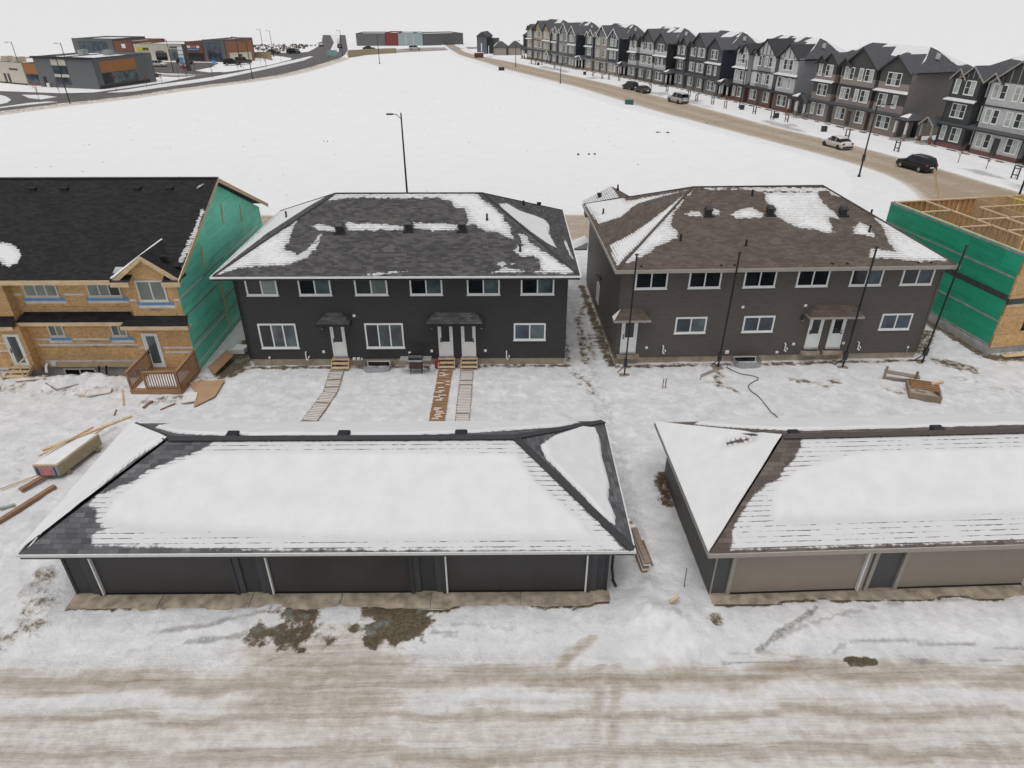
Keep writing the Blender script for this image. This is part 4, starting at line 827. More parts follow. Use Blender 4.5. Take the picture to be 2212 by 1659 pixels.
# ================================================================ FRAMED HOUSE ON THE RIGHT
RH = thing('framed_house', 'roofless house being framed, with deep green side wall and open stud walls', 'building', (27.9, 34.2, 0), R(10))
Wr, Dr, zt = 16.0, 10.8, 6.0
MB().box(-.01, .14, .0, Dr, .42, zt - .02, 'green2').build('side_wall', RH)
tp = MB()
for z, mt, h in ((4.62, 'tape_grey', .055), (3.45, 'tape_dark', .17), (2.05, 'tape_grey', .055), (.52, 'tape_grey', .10), (5.93, 'tape_grey', .07)):
    tp.box(-.022, -.01, 0, Dr, z - h, z + h, mt)
tp.build('seam_tape', RH)
m = MB()
wn = [(1.6, 3.1, 1.3, 2.3)]
m.box(.0, 1.6, -.12, .0, .42, 3.1, 'osb').box(3.1, Wr, -.12, .0, .42, 3.1).box(1.6, 3.1, -.12, 0, .42, 1.3).box(1.6, 3.1, -.12, 0, 2.3, 3.1)
m.box(0, Wr, -.12, 0, 3.45, zt - .02)
m.build('front_wall', RH)
MB().box(0, Wr, -.14, -.121, 2.95, 3.12, 'spruce').box(0, Wr, -.14, -.121, .42, .47).box(0, Wr, -.15, -.0, 3.12, 3.45, 'tape_dark').build('trim_board', RH)
MB().box(1.62, 3.08, .1, .14, 1.3, 2.3, 'black').build('opening_dark_sheet', RH)  # black sheet stands in for the dark interior behind the opening
MB().box(-.05, Wr, -.1, Dr, -.4, .42, 'concrete_grey').build('foundation', RH)
MB().box(.14, Wr, .0, Dr, 3.05, 3.12, 'osb').build('floor_deck', RH)
def studwall(a, b, z0, z1, plates=True, sheath=None, name='stud_wall'):
    a = Vector(a); b = Vector(b); Ln = (b - a).length; d = (b - a) / Ln; q = MB()
    A = lambda t, z: (a.x + d.x * t, a.y + d.y * t, z)
    q.beam(A(0, z0 + .02), A(Ln, z0 + .02), .12, .04, 'spruce'); q.beam(A(0, z1 - .04), A(Ln, z1 - .04), .14, .08)
    t = .02; q.use('sprucez')
    while t < Ln: q.beam(A(t, z0 + .04), A(t, z1 - .08), .05, .12, up=(d.y, -d.x, 0) if False else (-d.y, d.x, 0)); t += .42
    o = q.build(name, RH)
    return o
for a, b in (((.21, .08), (.21, Dr)), ((.14, Dr - .07), (6.6, Dr - .07)), ((0.2, .08), (Wr, .08)), ((2.5, 2.8), (2.5, Dr - .1)), ((.2, 5.0), (2.5, 5.0)), ((.2, 8.3), (2.5, 8.3)), ((4.6, .1), (4.6, 6.2)), ((2.5, 6.2), (7.5, 6.2)), ((4.9, 6.2), (4.9, 8.6)), ((4.9, 8.6), (9, 8.6)), ((2.5, 3.9), (4.6, 3.9)), ((7.5, 2.5), (7.5, 6.2)), ((4.6, 2.5), (Wr, 2.5)), ((9, 4.4), (9, Dr - .1)), ((7.5, 4.4), (Wr, 4.4)), ((11, 4.4), (11, Dr))):
    studwall(a + (0,), b + (0,), 3.12, zt)
MB().box(6.5, 6.55, 6.25, Dr - .1, 3.12, zt - .05, 'ply').box(6.6, Wr, Dr - .14, Dr - .08, 3.12, zt - .02).build('plywood_wall', RH)
MB().box(9.6, 13, Dr - .16, Dr - .141, 3.6, 5.8, 'yellow').build('yellow_sheathing', RH)
MB().beam((3.9, 10.5, 5.0), (3.1, 11.4, 7.9), .05, .14, 'spruce').build('brace', RH)
MB().beam((4.4, 9.6, 3.2), (5.0, 10.5, 5.6), .05, .14, 'spruce').build('brace', RH)
MB().box(.12, Wr, Dr, Dr + .1, .42, zt - .02, 'osb').build('rear_wall', RH)
tag(MB().beam((28.6, 33.75, .06), (38, 35.2, .08), .35, .05, 'spruce').build('lumber_plank'), 'long pale plank lying at the foot of the framed house', 'plank')

# ================================================================ YARD
def steps(x, wd, y0, y1, ztop, label):
    t = thing('wooden_steps', label, 'steps', (x, 33.08, 0), 0, 'wooden steps at the back doors')
    h = ztop; n = 3
    for k in range(n):
        yy = y0 + (y1 - y0) * k / n; zz = h * (n - k) / n
        MB().box(-wd / 2, wd / 2, yy - (y0 - y1) / n - .02, yy, zz - .045, zz, 'spruce').build('tread', t)
    for sx in (-wd / 2, wd / 2 - .04):
        MB().prism([(sx, y0, .0), (sx, y1 - .02, .0), (sx, y1 - .02, h / 3 - .06), (sx, y0 - .36, h - .05), (sx, y0, h - .05)], (.04, 0, 0), 'spruce').build('side_panel', t)
steps(-9.27, .98, -.03, -.66, .5, 'pale wooden steps under the single door of the charcoal house')
steps(-3.36, .94, -.03, -.6, .5, 'pale wooden steps under the left door of the paired doors')
steps(-2.10, .94, -.03, -.6, .5, 'pale wooden steps under the right door of the paired doors')
def walkway(pts, wd, label, worn):
    t = thing('wooden_walkway', label, 'walkway', (pts[0][0], pts[0][1], 0), 0, 'slatted walkways across the yard')
    p = [Vector((a - pts[0][0], b - pts[0][1], 0)) for a, b in pts]; bl = MB()
    rnd = random.Random(len(label)); boards = MB().use(worn)
    for a, b in zip(p[:-1], p[1:]):
        d = (b - a); n = int(d.length / .155); dn = d.normalized(); rr = Vector((dn.y, -dn.x, 0))
        for i in range(n):
            c = a + d * (i + .5) / n; j = rnd.uniform(-.02, .02); z = .075 + rnd.uniform(-.006, .006)
            boards.beam(tuple(c - rr * (wd / 2 + j) + Vector((0, 0, z))), tuple(c + rr * (wd / 2 - j) + Vector((0, 0, z))), .095, .03)
            u = 0
            gy2 = worn == 'greywood'
            if rnd.random() < (.93 if gy2 else .6):
                s0 = rnd.uniform(-.5, -.42 if gy2 else .1); s1 = rnd.uniform(.38, .48) if gy2 else s0 + rnd.uniform(.25, .6)
                c2 = a + d * (i + 1.0) / n
                boards.beam(tuple(c2 + rr * wd * s0 + Vector((0, 0, .075))), tuple(c2 + rr * wd * min(s1, .48) + Vector((0, 0, .075))), .06, .028, 'snow'); boards.use(worn)
        for s_ in (-wd / 2 + .03, wd / 2 - .03): bl.beam(tuple(a + rr * s_ + Vector((0, 0, .03))), tuple(b + rr * s_ + Vector((0, 0, .03))), .05, .07, 'cedarx')
    boards.build('slats', t); bl.build('runner', t)
x0 = -14.26; y0 = 33.08
walkway([(x0 + 4.84, y0 - .66), (x0 + 5.0, y0 - 3.05), (x0 + 4.35, y0 - 7.5)], .78, 'bent slatted wooden walkway, leftmost, leading from the single door', 'greywood')
walkway([(x0 + 10.86, y0 - .62), (x0 + 10.80, y0 - 8)], .76, 'straight brown slatted walkway below the left one of the paired doors', 'cedarx')
walkway([(x0 + 12.05, y0 - .68), (x0 + 12.07, y0 - 8)], .72, 'straight greyish slatted walkway below the right one of the paired doors', 'greywood')
# barbecue
t = thing('barbecue', 'dark barbecue cart with open side shelves against the charcoal house', 'barbecue', (-4.98, 32.2, 0))
MB().box(-.33, .33, -.22, .22, .35, .8, 'rust').build('cabinet', t)
MB().box(-.38, .38, -.26, .26, .8, .92, 'steel').prism([(-.36, -.26, .92), (-.36, .26, .92), (-.36, .2, 1.12), (-.36, -.1, 1.14), (-.36, -.24, 1.05)], (.72, 0, 0), 'black').build('hood', t)
for s_ in (-1, 1): MB().box(s_ * .39, s_ * .85, -.24, .24, .86, .9, 'tape_grey').build('side_shelf', t)
for sx in (-.3, .3):
    for sy in (-.19, .19): MB().cyl((sx, sy, 0), (sx, sy, .36), .02, n=6, m='black').build('leg', t)
tag(MB().cyl((-4.15, 32.45, .0), (-4.15, 32.45, .28), .14, .15, 12, 'white').cyl((-4.15, 32.45, .28), (-4.15, 32.45, .38), .15, .05, 12).build('propane_tank'), 'small white propane cylinder beside the barbecue', 'gas cylinder')
tag(MB().cyl((-3.98 + .1, 32.75, .0), (-3.88, 32.75, .45), .13, .13, 12, 'red').cyl((-3.88, 32.75, .45), (-3.88, 32.75, .5), .1, .1, 12).build('red_bucket'), 'red bucket beside the wooden steps of the paired doors', 'bucket')
# pump-jack poles in front of the grey-brown house
def jackpole(x, y, lx, h, label):
    t = thing('scaffold_pole', label, 'pole', (x, y, 0), 0, 'tall scaffold poles along the grey-brown house')
    MB().beam((0, 0, .05), (lx, 0, h), .07, .07, 'black').build('shaft', t)
    MB().box(-.28, .28, -.12, .12, .0, .06, 'oldwood').build('foot_board', t)
    MB().box(-.09, .09, -.1, .1, .55, 1.0, 'dark').beam((0, 0, .62), (-.35, .25, .06), .05, .05).build('bracket', t)
    MB().cyl((lx - .09, 0, h), (lx + .09, 0, h), .04, n=8, m='dark').build('cap', t)
jackpole(6.45, 31.78, .04, 6.9, 'tall thin dark pole standing before the single door of the grey-brown house')
jackpole(11.78, 32.48, .08, 6.75, 'tall dark pole left of the basement window, with wood scraps at its foot')
jackpole(18.79, 32.54, .02, 7.0, 'tall dark pole just right of the twin doors')
jackpole(23.5, 32.98, .18, 6.9, 'tall dark pole beyond the right corner of the grey-brown house')
t = thing('sawhorse', 'low weathered wood sawhorse lying by the foot of a dark pole', 'sawhorse', (11.2, 31.9, 0))
MB().beam((-.6, -.35, .12), (.55, .35, .2), .09, .04, 'oldwood').build('beam', t)
MB().beam((-.6, -.35, .12), (-.7, -.6, 0), .04, .09, 'oldwood').build('leg', t); MB().beam((.45, .3, .2), (.65, .55, 0), .04, .09, 'oldwood').build('leg', t)
pts = [(12.28, 32.6), (12.71, 31.88), (13.2, 31.62), (13.73, 31.53), (13.85, 31.35), (13.77, 31.19), (13.3, 30.95), (12.92, 30.75), (12.8, 30.5), (12.73, 30.2), (12.9, 29.75), (13.13, 29.36), (13.14, 28.9), (13.12, 28.55), (13.25, 27.9), (13.42, 27.3), (13.6, 26)]
q = resample(pts, 60); hz = gheight(q[:, 0], q[:, 1])
tag(MB().tube([(a, b, c + .045) for (a, b), c in zip(q, hz)], .019, 6, 'black').build('cable'), 'black cable winding across the snow behind the grey-brown house', 'cable')
for k, (x, y, lb) in enumerate(((8.24, 30.29, 'left one of two short wood stakes in the snow'), (8.40, 30.37, 'right one of two short wood stakes in the snow'))):
    tag(MB().box(x - .025, x + .025, y - .02, y + .02, -.1, .62, 'oldwood').build('wooden_stake'), lb, 'stake', 'survey stakes')
# broken bench and box of scrap lumber
t = thing('wooden_trestle', 'weathered wooden trestle with two upright posts behind the lumber cradle', 'trestle', (21.35, 31.0, 0), R(-24))
MB().beam((-.95, 0, .42), (.75, 0, .42), .35, .06, 'oldwood').build('plank_top', t)
for x in (-.9, .55): MB().box(x - .06, x + .06, -.2, -.1, 0, .8, 'oldwood').build('post', t)
MB().beam((-.85, -.15, .1), (.7, -.1, .22), .05, .12, 'oldwood').build('brace', t)
t = thing('lumber_cradle', 'low wooden crate with parallel slats lying in the snow', 'crate', (21.65, 29.45, 0), R(-22)); t.scale = (1.05, 1.5, 1.35)
for k in range(5): MB().beam((-.62, .02 + k * .13, .30 + k * .01), (.68, .02 + k * .13, .30 + k * .01), .05, .05, 'cedarx').build('slat', t)
MB().box(-.7, .7, -.35, -.29, .0, .26, 'oldwood').box(-.7, .7, .6, .66, 0, .3).box(-.7, -.64, -.29, .6, 0, .26).box(.64, .7, -.29, .6, 0, .26).build('frame', t)
MB().box(-.64, .64, -.29, .1, .05, .09, 'spruce').build('bottom_board', t)
MB().beam((.3, .35, .38), (.85, .62, .40), .12, .08, 'spruce').build('loose_block', t)
# lumber stack by the left garage corner
t = thing('lumber_stack', 'wrapped lumber stack topped with snow behind the charcoal garage', 'lumber stack', (-19.55, 22.9, 0), R(0))
ax = Vector((.52, 2.1, 0)); 
def sk(p, u, v, z): b = Vector(p); return (u + v * .12 * 0 + v * .25, v, z)
def para(m, u0, u1, v0, v1, z0, z1, mat, sh=.24):
    P = [(u0 + v0 * sh, v0), (u1 + v0 * sh, v0), (u1 + v1 * sh, v1), (u0 + v1 * sh, v1)]
    return m.prism([(a, b, z0) for a, b in P], (0, 0, z1 - z0), mat)
para(MB(), -.62, .42, 0, 2.3, .22, .72, 'retain').build('board_pack', t)
para(MB(), -.62, .42, -.02, 2.32, .72, .78, 'ply').build('top_sheet', t); para(MB(), -.58, .38, .02, 2.25, .78, .82, 'snow').build('snow_cover', t)
para(MB(), -.60, .40, -.03, -.005, .24, .70, 'tape_grey').build('end_wrap', t)
para(MB(), -.34, .14, -.045, -.03, .26, .68, 'pink').build('printed_label', t); para(MB(), -.52, -.42, -.045, -.03, .26, .68, 'purple').build('printed_label', t); para(MB(), .22, .3, -.045, -.03, .26, .68, 'purple').build('printed_label', t)
for v in (.3, 1.9): para(MB(), -.7, .5, v, v + .12, .0, .22, 'oldwood').build('bearer', t)
def plank(a, b, w_, h_, mat, label, name='lumber_plank', cat='plank'):
    return tag(MB().beam(a, b, w_, h_, mat).build(name), label, cat)
plank((-20.3, 23.85, .86), (-17.7, 26.6, .86), .16, .07, 'spruce', 'longest pale plank lying diagonally over the lumber stack')
plank((-20.1, 23.3, .95), (-19.0, 25.6, .9), .09, .05, 'spruce', 'short pale plank lying on the snowy top of the lumber stack')
plank((-19.4, 25.5, .3), (-18.9, 26.9, .35), .07, .05, 'spruce', 'thin pale stick leaning beyond the lumber stack')
plank((-21.4, 22.2, .05), (-20.0, 23.3, .12), .05, .04, 'spruce', 'thin pale strip on the snow left of the lumber stack')
plank((-20.4, 22.05, .12), (-19.9, 23.0, .15), .22, .1, 'redwood', 'short reddish board under the near end of the lumber stack')
plank((-21.3, 17.2, .10), (-19.1, 22.3, .12), .20, .14, 'redwood', 'long reddish brown beam on the snow at the left edge')
plank((-20.55, 20.95, .06), (-20.1, 21.2, .06), .12, .08, 'tape_grey', 'short grey block lying in the snow near the reddish beam')
plank((-21.9, 29.95, .08), (-20.8, 30.3, .10), .55, .07, 'tape', 'pinkish white foam board left of the deck', 'foam_board', 'board')
plank((-22.3, 29.8, .06), (-21.5, 29.95, .06), .06, .05, 'spruce', 'thin pale scrap beside the pinkish foam board')
plank((-20.3, 30.4, .08), (-19.5, 28.9, .06), .07, .05, 'spruce', 'thin pale stick before the left corner of the deck')
plank((-19.6, 28.4, .06), (-19.45, 27.9, .06), .07, .05, 'redwood', 'tiny brown stick below the deck')
plank((-18.2, 29.25, .06), (-18.35, 28.6, .05), .12, .06, 'redwood', 'short brown scrap in front of the deck')
plank((-16.9, 29.0, .06), (-17.4, 28.4, .05), .06, .05, 'redwood', 'thin reddish stick below the right corner of the deck')
plank((-24.6, 30.95, .16), (-23.7, 30.35, .1), .06, .05, 'oldwood', 'dark crooked stick left, on the snow below the mid wall')
plank((-23.7, 30.35, .1), (-22.7, 30.9, .14), .06, .05, 'oldwood', 'dark crooked stick right, on the snow below the mid wall')
plank((-27.6, 30.9, .1), (-24.8, 31.35, .18), .10, .05, 'redwood', 'long brown board before the site stairs')
tag(MB().prism([(-17.0, 31.0, .10), (-15.2, 31.3, .1), (-15.1, 29.6, .08), (-15.8, 28.6, .05), (-16.3, 30.0, .08)], (0, 0, .04), CM((.40, .255, .15), .8)).build('strand_board_sheet'), 'strand board sheet lying on the snow right of the deck', 'board')
tag(MB().prism([(-16.75, 29.9, .12), (-16.1, 29.9, .12), (-15.9, 29.1, .1), (-16.6, 28.9, .1)], (0, 0, .05), 'tape').build('foam_board'), 'white foam offcut in front of the strand board sheet', 'board')
tag(MB().prism([(-16.5, 32.4, .25), (-15.95, 31.8, .12), (-15.5, 33.6, .35), (-16.0, 34.0, .5)], (0, 0, .05), 'redwood').build('plywood_sheet'), 'brown plywood sheet leaning between the green wall and the charcoal house', 'board')
tag(MB().prism([(-15.9, 34.4, .05), (-15.2, 34.4, .05), (-15.1, 35.0, .05), (-15.8, 35.1, .05)], (0, 0, .3), 'snow').build('insulation_bag'), 'white bag lying in the gap beside the charcoal house', 'bag')
plank((5.45, 15.62, .42), (5.78, 15.82, .44), .12, .05, 'spruce', 'pale wood offcut on the snow heap between the garages')
tag(MB().cyl((6.18, 16.55, .1), (6.18, 16.6, .95), .015, n=6, m='dark').build('marker_rod'), 'thin grey rod sticking out of the snow between the garages', 'rod')
t = thing('lumber_pile', 'small pile of reddish boards beside the right wall of the charcoal garage', 'lumber pile', (4.98, 17.9, 0), R(6))
for k in range(5): MB().beam((-.12 + .02 * k, -.6, .06 + k * .11), (-.05, 2.4 - .3 * k, .08 + k * .11), .22, .07, ('redwood', 'snow', 'cedarx', 'snow', 'oldwood')[k]).build('board' if k % 2 == 0 else 'snow_cover', t)
MB().beam((.3, -.3, 0), (.02, .3, .75), .05, .05, 'oldwood').build('prop', t)
t = thing('dry_brush', 'clump of dark dry brush by the slate grey garage wall', 'brush', (6.62, 21.9, 0))
q = MB().use('twig'); rr = random.Random(4)
for k in range(60):
    a = rr.uniform(0, 6.28); s_ = rr.uniform(.1, .35); c = Vector((rr.uniform(-.2, .2), rr.uniform(-.9, .9), 0)); q.beam(tuple(c), tuple(c + Vector((math.cos(a) * s_, math.sin(a) * s_, rr.uniform(.05, .3)))), .02, .02)
q.build('twigs', t)
# ================================================================ THE ROW OF TOWNHOUSES
def gable_prism(par, x0, x1, yf, yb, ze, rise, wallm, roofm, over=.25, king=0, trim=None, snow=False, name='gable'):
    xm = (x0 + x1) / 2; hw = (x1 - x0) / 2; k = rise / hw
    o = MB().prism([(x0, yf, ze - .02), (x1, yf, ze - .02), (xm, yf, ze + rise - .03)], (0, yb - yf, 0), wallm).build(name, par)
    m = MB()
    for s_ in (-1, 1):
        a = (xm + s_ * (hw + over), ze - over * k); m.use(roofm if not (snow and s_ > 0) else 'snow')
        m.prism([(a[0], yf - over, a[1]), (xm, yf - over, ze + rise), (xm, yf - over, ze + rise + .10), (a[0], yf - over, a[1] + .10)], (0, yb - yf + over, 0))
    m.build('gable_roof', o)
    if trim:
        b = MB().use(trim)
        for s_ in (-1, 1):
            a = (xm + s_ * (hw + over), ze - over * k)
            b.prism([(a[0], yf - over - .06, a[1] - .12), (xm, yf - over - .06, ze + rise - .12), (xm, yf - over - .06, ze + rise + .10), (a[0], yf - over - .06, a[1] + .10)], (0, .06, 0))
        for i in range(king):
            t = (i + 1) / (king + 1); xx = lerp(x0, x1, t); zz = ze + rise * (1 - abs(2 * t - 1)); b.box(xx - .06, xx + .06, yf - .05, yf, ze, zz - .15)
        b.build('barge_board', o)
    return o
def townhouse(p, ang, Ln, pal, label, style=0, loclen=None, porchR='hip', porchL='gable', detail=True):
    t = thing('townhouse_block', label, 'townhouses', (p[0], p[1], 0), R(ang), 'townhouse blocks along the curved road')
    core, up, band, low, trim, roofm = [CM(c, .65) for c in pal[:6]]; side = CM(pal[6], .65, 'siding'); base = pal[7] if isinstance(pal[7], str) else CM(pal[7])
    wtrim = CM(pal[8]) if len(pal) > 8 else M['white']
    s = Ln / 19.2; H1, H2, H3 = 3.0, 5.9, 8.7; Dp = 10.5; X_ = lambda v: v * s
    m = MB(); c0, c1 = .02, Ln - .02
    m.box(c0, c1, .0, Dp, -.1, H1, low).box(c0, c1, 0, Dp, H1, H3, core)
    m.build('wall', t)
    # right end wall cladding with two tones
    e = MB(); e.box(Ln - .02, Ln + .03, -.9, Dp, 0, H1, side).box(Ln - .02, Ln + .03, -.9, Dp, H1, H3, side)
    e.build('end_wall', t)
    bays = [(0, 4.4, -1.0), (5.5, 12.6, -.8), (13.6, 19.2, -1.0)]
    for i, (a, b, y) in enumerate(bays):
        a, b = X_(a), X_(b); bw = MB()
        lowm = low if i != 1 else CM(pal[3] if style != 3 else pal[2])
        bw.box(a, b, y, -.001, .55, H1 + .02, lowm).box(a - .01, b + .01, y - .02, -.001, -.1, .55, base)
        if style in (0, 2):
            for z0, z1 in ((H1, H2), (H2, H3)):
                zm = z0 + 1.25; bw.box(a, b, y, -.001, z0 + .02, zm, band).box(a, b, y, -.001, zm, z1 + .02, up)
        elif style == 1:      # panels with dark battens
            for z0, z1 in ((H1, H2), (H2, H3)):
                bw.box(a, b, y, -.001, z0 + .02, z1 + .02, band if i != 1 else core)
                for q in (a, b - .12): bw.box(q, q + .12, y - .04, y - .001, z0, z1, trim)
                bw.box(a + .12, b - .12, y - .04, y - .001, z1 - .35, z1 - .25, trim)
            if i == 1: bw.box(a + .12, a + X_(1.7), y - .03, y - .001, H1, H3, band).box(b - X_(1.2), b - .12, y - .03, y - .001, H1, H3, band)
        else:
            bw.box(a, b, y, -.001, H1 + .02, H3 + .02, up if i != 1 or style != 3 else band)
            if style == 3:
                for q in (a, b - .14): bw.box(q, q + .14, y - .04, y - .001, 0, H3, trim)
        bw.build('bay', t)
        # belt courses
        if i != 1: MB().prism([(a - .3, y - .55, H2 - .02), (b + (.3 if i == 0 else .6), y - .55, H2 - .02), (b + .1, y - .001, H2 + .22), (a - .1, y - .001, H2 + .22)], (0, 0, .10), 'snow').box(a - .25, b + .25, y - .5, y - .001, H2 - .16, H2 - .021, trim).build('snowy_ledge', t)
        else: MB().box(a, b, y - .12, y - .001, H2 - .1, H2 + .06, trim).build('belt_course', t)
    MB().prism([(0, -1.6, H1 - .05), (Ln, -1.6, H1 - .05), (Ln, -.0, H1 + .38), (0, -.0, H1 + .38)], (0, 0, .08), roofm).box(0, Ln, -1.62, -1.45, H1 - .18, H1 - .051, trim if style else core).build('pent_roof', t)
    W = lambda x0, w_, z, h, y, n=2, g=2, dk=0: window(t, X_(x0) - .06 * w_, X_(x0) + 1.06 * w_, z - .1, z + h + .1, y, n=n, panes=(('glass_pale', 'glass_pale') if not dk else ('glass_screen', 'glass_pale')), fw=.11, grid=g)
    if detail:
        for f, z in ((0, 1.0), (1, 3.95), (2, 6.85)):
            h = 1.55 if f else 1.6
            if f == 1 and style != 1: W(1.2, 2.0, z, h, -1.0, 3, 2, 1)
            else: W(.5, .75, z, h, -1.0, 1); W(2.2, 1.4, z, h, -1.0, 2, 2, 1)
            W(4.65, .75, z, h, -.0, 1)
            W(6.2, .8, z, h, -.8, 1, 2); W(7.3, .8, z, h, -.8, 1, 2, 1)
            if f: W(9.2, .75, z, h, -.8, 1)
            W(10.5, 1.5, z, h, -.8, 2, 2, 1)
            if f == 1: W(14.3, 1.5, z, h, -1.0, 2, 2, 1); W(17.0, .8, z, h, -1.0, 1)
            else: W(15.1, 2.3, z, h, -1.0, 3, 2, 1)
    else:
        for f, z in ((0, 1.0), (1, 3.95), (2, 6.85)):
            W(1.2, 2.0, z, 1.55, -1.0, 2); W(6.4, 1.6, z, 1.55, -.8, 2); W(10, 1.6, z, 1.55, -.8, 2, 2, 1); W(14.6, 1.5, z, 1.55, -1.0, 2); W(17, .8, z, 1.55, -1.0, 1)
    for q in (X_(9.05), X_(5.0), X_(13.1)): MB().box(q - .45, q + .45, -.83 if 5.5 * s < q < 12.6 * s else -.04, -.801 if 5.5 * s < q < 12.6 * s else -.001, .2, 2.35, 'glass_screen').build('front_door', t)
    # main hipped roof
    ov = .5; zr = H3 + 2.9; sn = Roof('shT'); y0, y1 = -.1, Dp + ov; ym = (y0 + y1) / 2
    pr = random.Random(int(p[0] * 7)); blobs = []
    for k in range(6):
        cx, cy = pr.uniform(2, Ln - 1), pr.uniform(3.5, 5.5); blobs.append([(cx - pr.uniform(1, 3), cy - .8), (cx + pr.uniform(.5, 2), cy - 1.2), (cx + pr.uniform(.5, 2.4), cy + 1.4), (cx - 1, cy + 1.8)])
    blobs.append([(Ln - 4.5, ym), (Ln - 2.0, -1), (Ln - .4, -1), (Ln - 2.8, ym)])
    sn.plane((-ov, y0, H3), (Ln + ov, y0, H3), (Ln - 4.2, ym, zr), (3.8, ym, zr), polys=blobs, res=.4, gain=1.5)
    sn.plane((Ln + ov, y0, H3), (Ln + ov, y1, H3), (Ln - 4.2, ym, zr), (Ln - 4.2, ym, zr), polys=[[(Ln - 3.4, ym + .8), (Ln - .5, ym + 2), (Ln - 1.0, y1), (Ln - 3, ym + 2)]], res=.4)
    sn.plane((-ov, y1, H3), (-ov, y0, H3), (3.8, ym, zr), (3.8, ym, zr), full=.3, res=.5); sn.plane((Ln + ov, y1, H3), (-ov, y1, H3), (3.8, ym, zr), (Ln - 4.2, ym, zr), full=.3, res=.5)
    ro = sn.build('roof', t); MB().box(-ov, Ln + ov, y0, y1, H3 - .14, H3 - .01, trim if style else core).build('eaves', ro)
    tr = wtrim if style == 3 else trim
    kg = 3 if style in (1, 3) else 0
    gw = band if style == 1 else up
    gable_prism(t, X_(-.1), X_(1.9), -1.0, 2.2, H3, 1.0, gw, roofm, .3, 1 if kg else 0, tr)
    gable_prism(t, X_(1.2), X_(4.5), -.9, 3.2, H3, 1.45, gw, roofm, .3, kg, tr)
    gable_prism(t, X_(5.2), X_(7.2), -1.0, 2.4, H3, .95, gw, roofm, .3, 1 if kg else 0, tr)
    gable_prism(t, X_(5.9), X_(12.5), -.8, 5.2, H3, 2.55, gw, roofm, .35, 5 if kg else 0, tr, snow=False)
    gable_prism(t, X_(13.5), X_(18.9), -1.0, 4.2, H3, 2.0, gw, roofm, .35, kg, tr)
    for xx, yy in ((6, 6.2), (Ln - 3.2, 5.8), (Ln - 1.6, 4.5)): MB().box(xx - .2, xx + .2, yy - .2, yy + .2, H3 + 1.5, H3 + 2.2, 'white_dirty').build('roof_vent', ro)
    # porches
    def porch(xa, xb, kindp, nm='porch'):
        y0, y1 = -1.9, .9
        if kindp == 'hip':
            xm = (xa + xb) / 2
            o = MB().add([(xa - .2, y0 - .2, 2.75), (xb + .2, y0 - .2, 2.75), (xb + .2, y1 + .4, 2.75), (xa - .2, y1 + .4, 2.75), (xm - .3, -.2, 3.7), (xm + .3, -.2, 3.7)], [(0, 1, 5, 4), (1, 2, 5), (2, 3, 4, 5), (3, 0, 4), (3, 2, 1, 0)]) if False else MB().use(roofm).add([(xa - .2, y0 - .2, 2.75), (xb + .2, y0 - .2, 2.75), (xb + .2, y1 + .4, 2.75), (xa - .2, y1 + .4, 2.75), (xm - .3, -.2, 3.6), (xm + .3, -.2, 3.6)], [(0, 1, 5, 4), (1, 2, 5), (2, 3, 4, 5), (3, 0, 4), (3, 2, 1, 0)])
            o.use('snow').prism([(xa + .3, y0 + .25, 3.02), (xb - .3, y0 + .25, 3.02), (xm + .3, -.7, 3.46), (xm - .2, -.7, 3.46)], (0, 0, .04)); o = o.build(nm, t)
            MB().box(xa - .15, xb + .15, y0 - .15, y1, 2.55, 2.74, trim).build('beam', o)
        else:
            o = gable_prism(t, xa, xb, y0, .5, 2.65, .85, up, roofm, .3, 1, wtrim if style == 3 else trim, name=nm)
        for xx in (xa + .12, xb - .12):
            MB().box(xx - .13, xx + .13, y0, y0 + .26, 0, 2.6, 'white_dirty' if style != 3 else wtrim).box(xx - .2, xx + .2, y0 - .06, y0 + .32, 0, .9, base).build('column', o)
        MB().box(xa, xb, y0 - .2, y1, -.1, .22, 'concrete_grey').box(xa + .3, xb - .3, y0 - .9, y0 - .2, -.1, .08).build('landing', o)
        MB().box((xa + xb) / 2 - .45, (xa + xb) / 2 + .45, y1 - .06, y1, .22, 2.3, 'glass_screen').build('entry_door', o)
    if porchR: porch(Ln + .15, Ln + 2.3, porchR)
    if porchL: porch(-2.2, -.1, porchL)
    # snowy edging and shrubs stubs at the foot
    q = MB().use('redwood' if style != 2 else 'retain')
    for k in range(7): x0 = X_(.5 + 2.6 * k); q = MB().box(x0, x0 + pr.uniform(.8, 1.6), -2.0 - pr.uniform(0, .3), -1.85, .0, .10, 'rust' if k % 2 else 'oldwood'); q.build('planting_edge', t)
    return t
M['shT'] = shingle('grey_town_shingles', (.055, .056, .060), (.115, .116, .124), .2, .9, .143, .31, .5)
dk = (.050, .052, .055); wh = (.60, .60, .60); rf = (.075, .077, .084)
#      core              up                band              low               trim              roof  end wall         base
P1 = [(.045, .05, .052), (.055, .062, .062), (.52, .52, .52), (.06, .066, .066), (.030, .032, .034), rf, (.20, .185, .17), (.20, .09, .075), (.34, .31, .27)]
P2 = [(.055, .055, .055), (.075, .074, .072), (.29, .245, .22), (.22, .19, .165), (.035, .035, .035), rf, (.20, .185, .17), (.25, .2, .175)]
P3 = [(.27, .275, .28), (.24, .245, .25), (.56, .56, .57), (.15, .10, .085), (.018, .018, .020), (.03, .031, .036), (.27, .275, .29), (.17, .075, .055)]
P4 = [(.055, .058, .062), (.090, .092, .095), (.090, .092, .095), (.15, .14, .13), (.035, .036, .04), rf, (.022, .028, .045), (.20, .17, .15)]
P5 = [(.13, .13, .13), (.10, .10, .10), (.55, .55, .56), (.17, .17, .165), (.02, .02, .02), rf, (.025, .025, .026), (.14, .12, .1)]
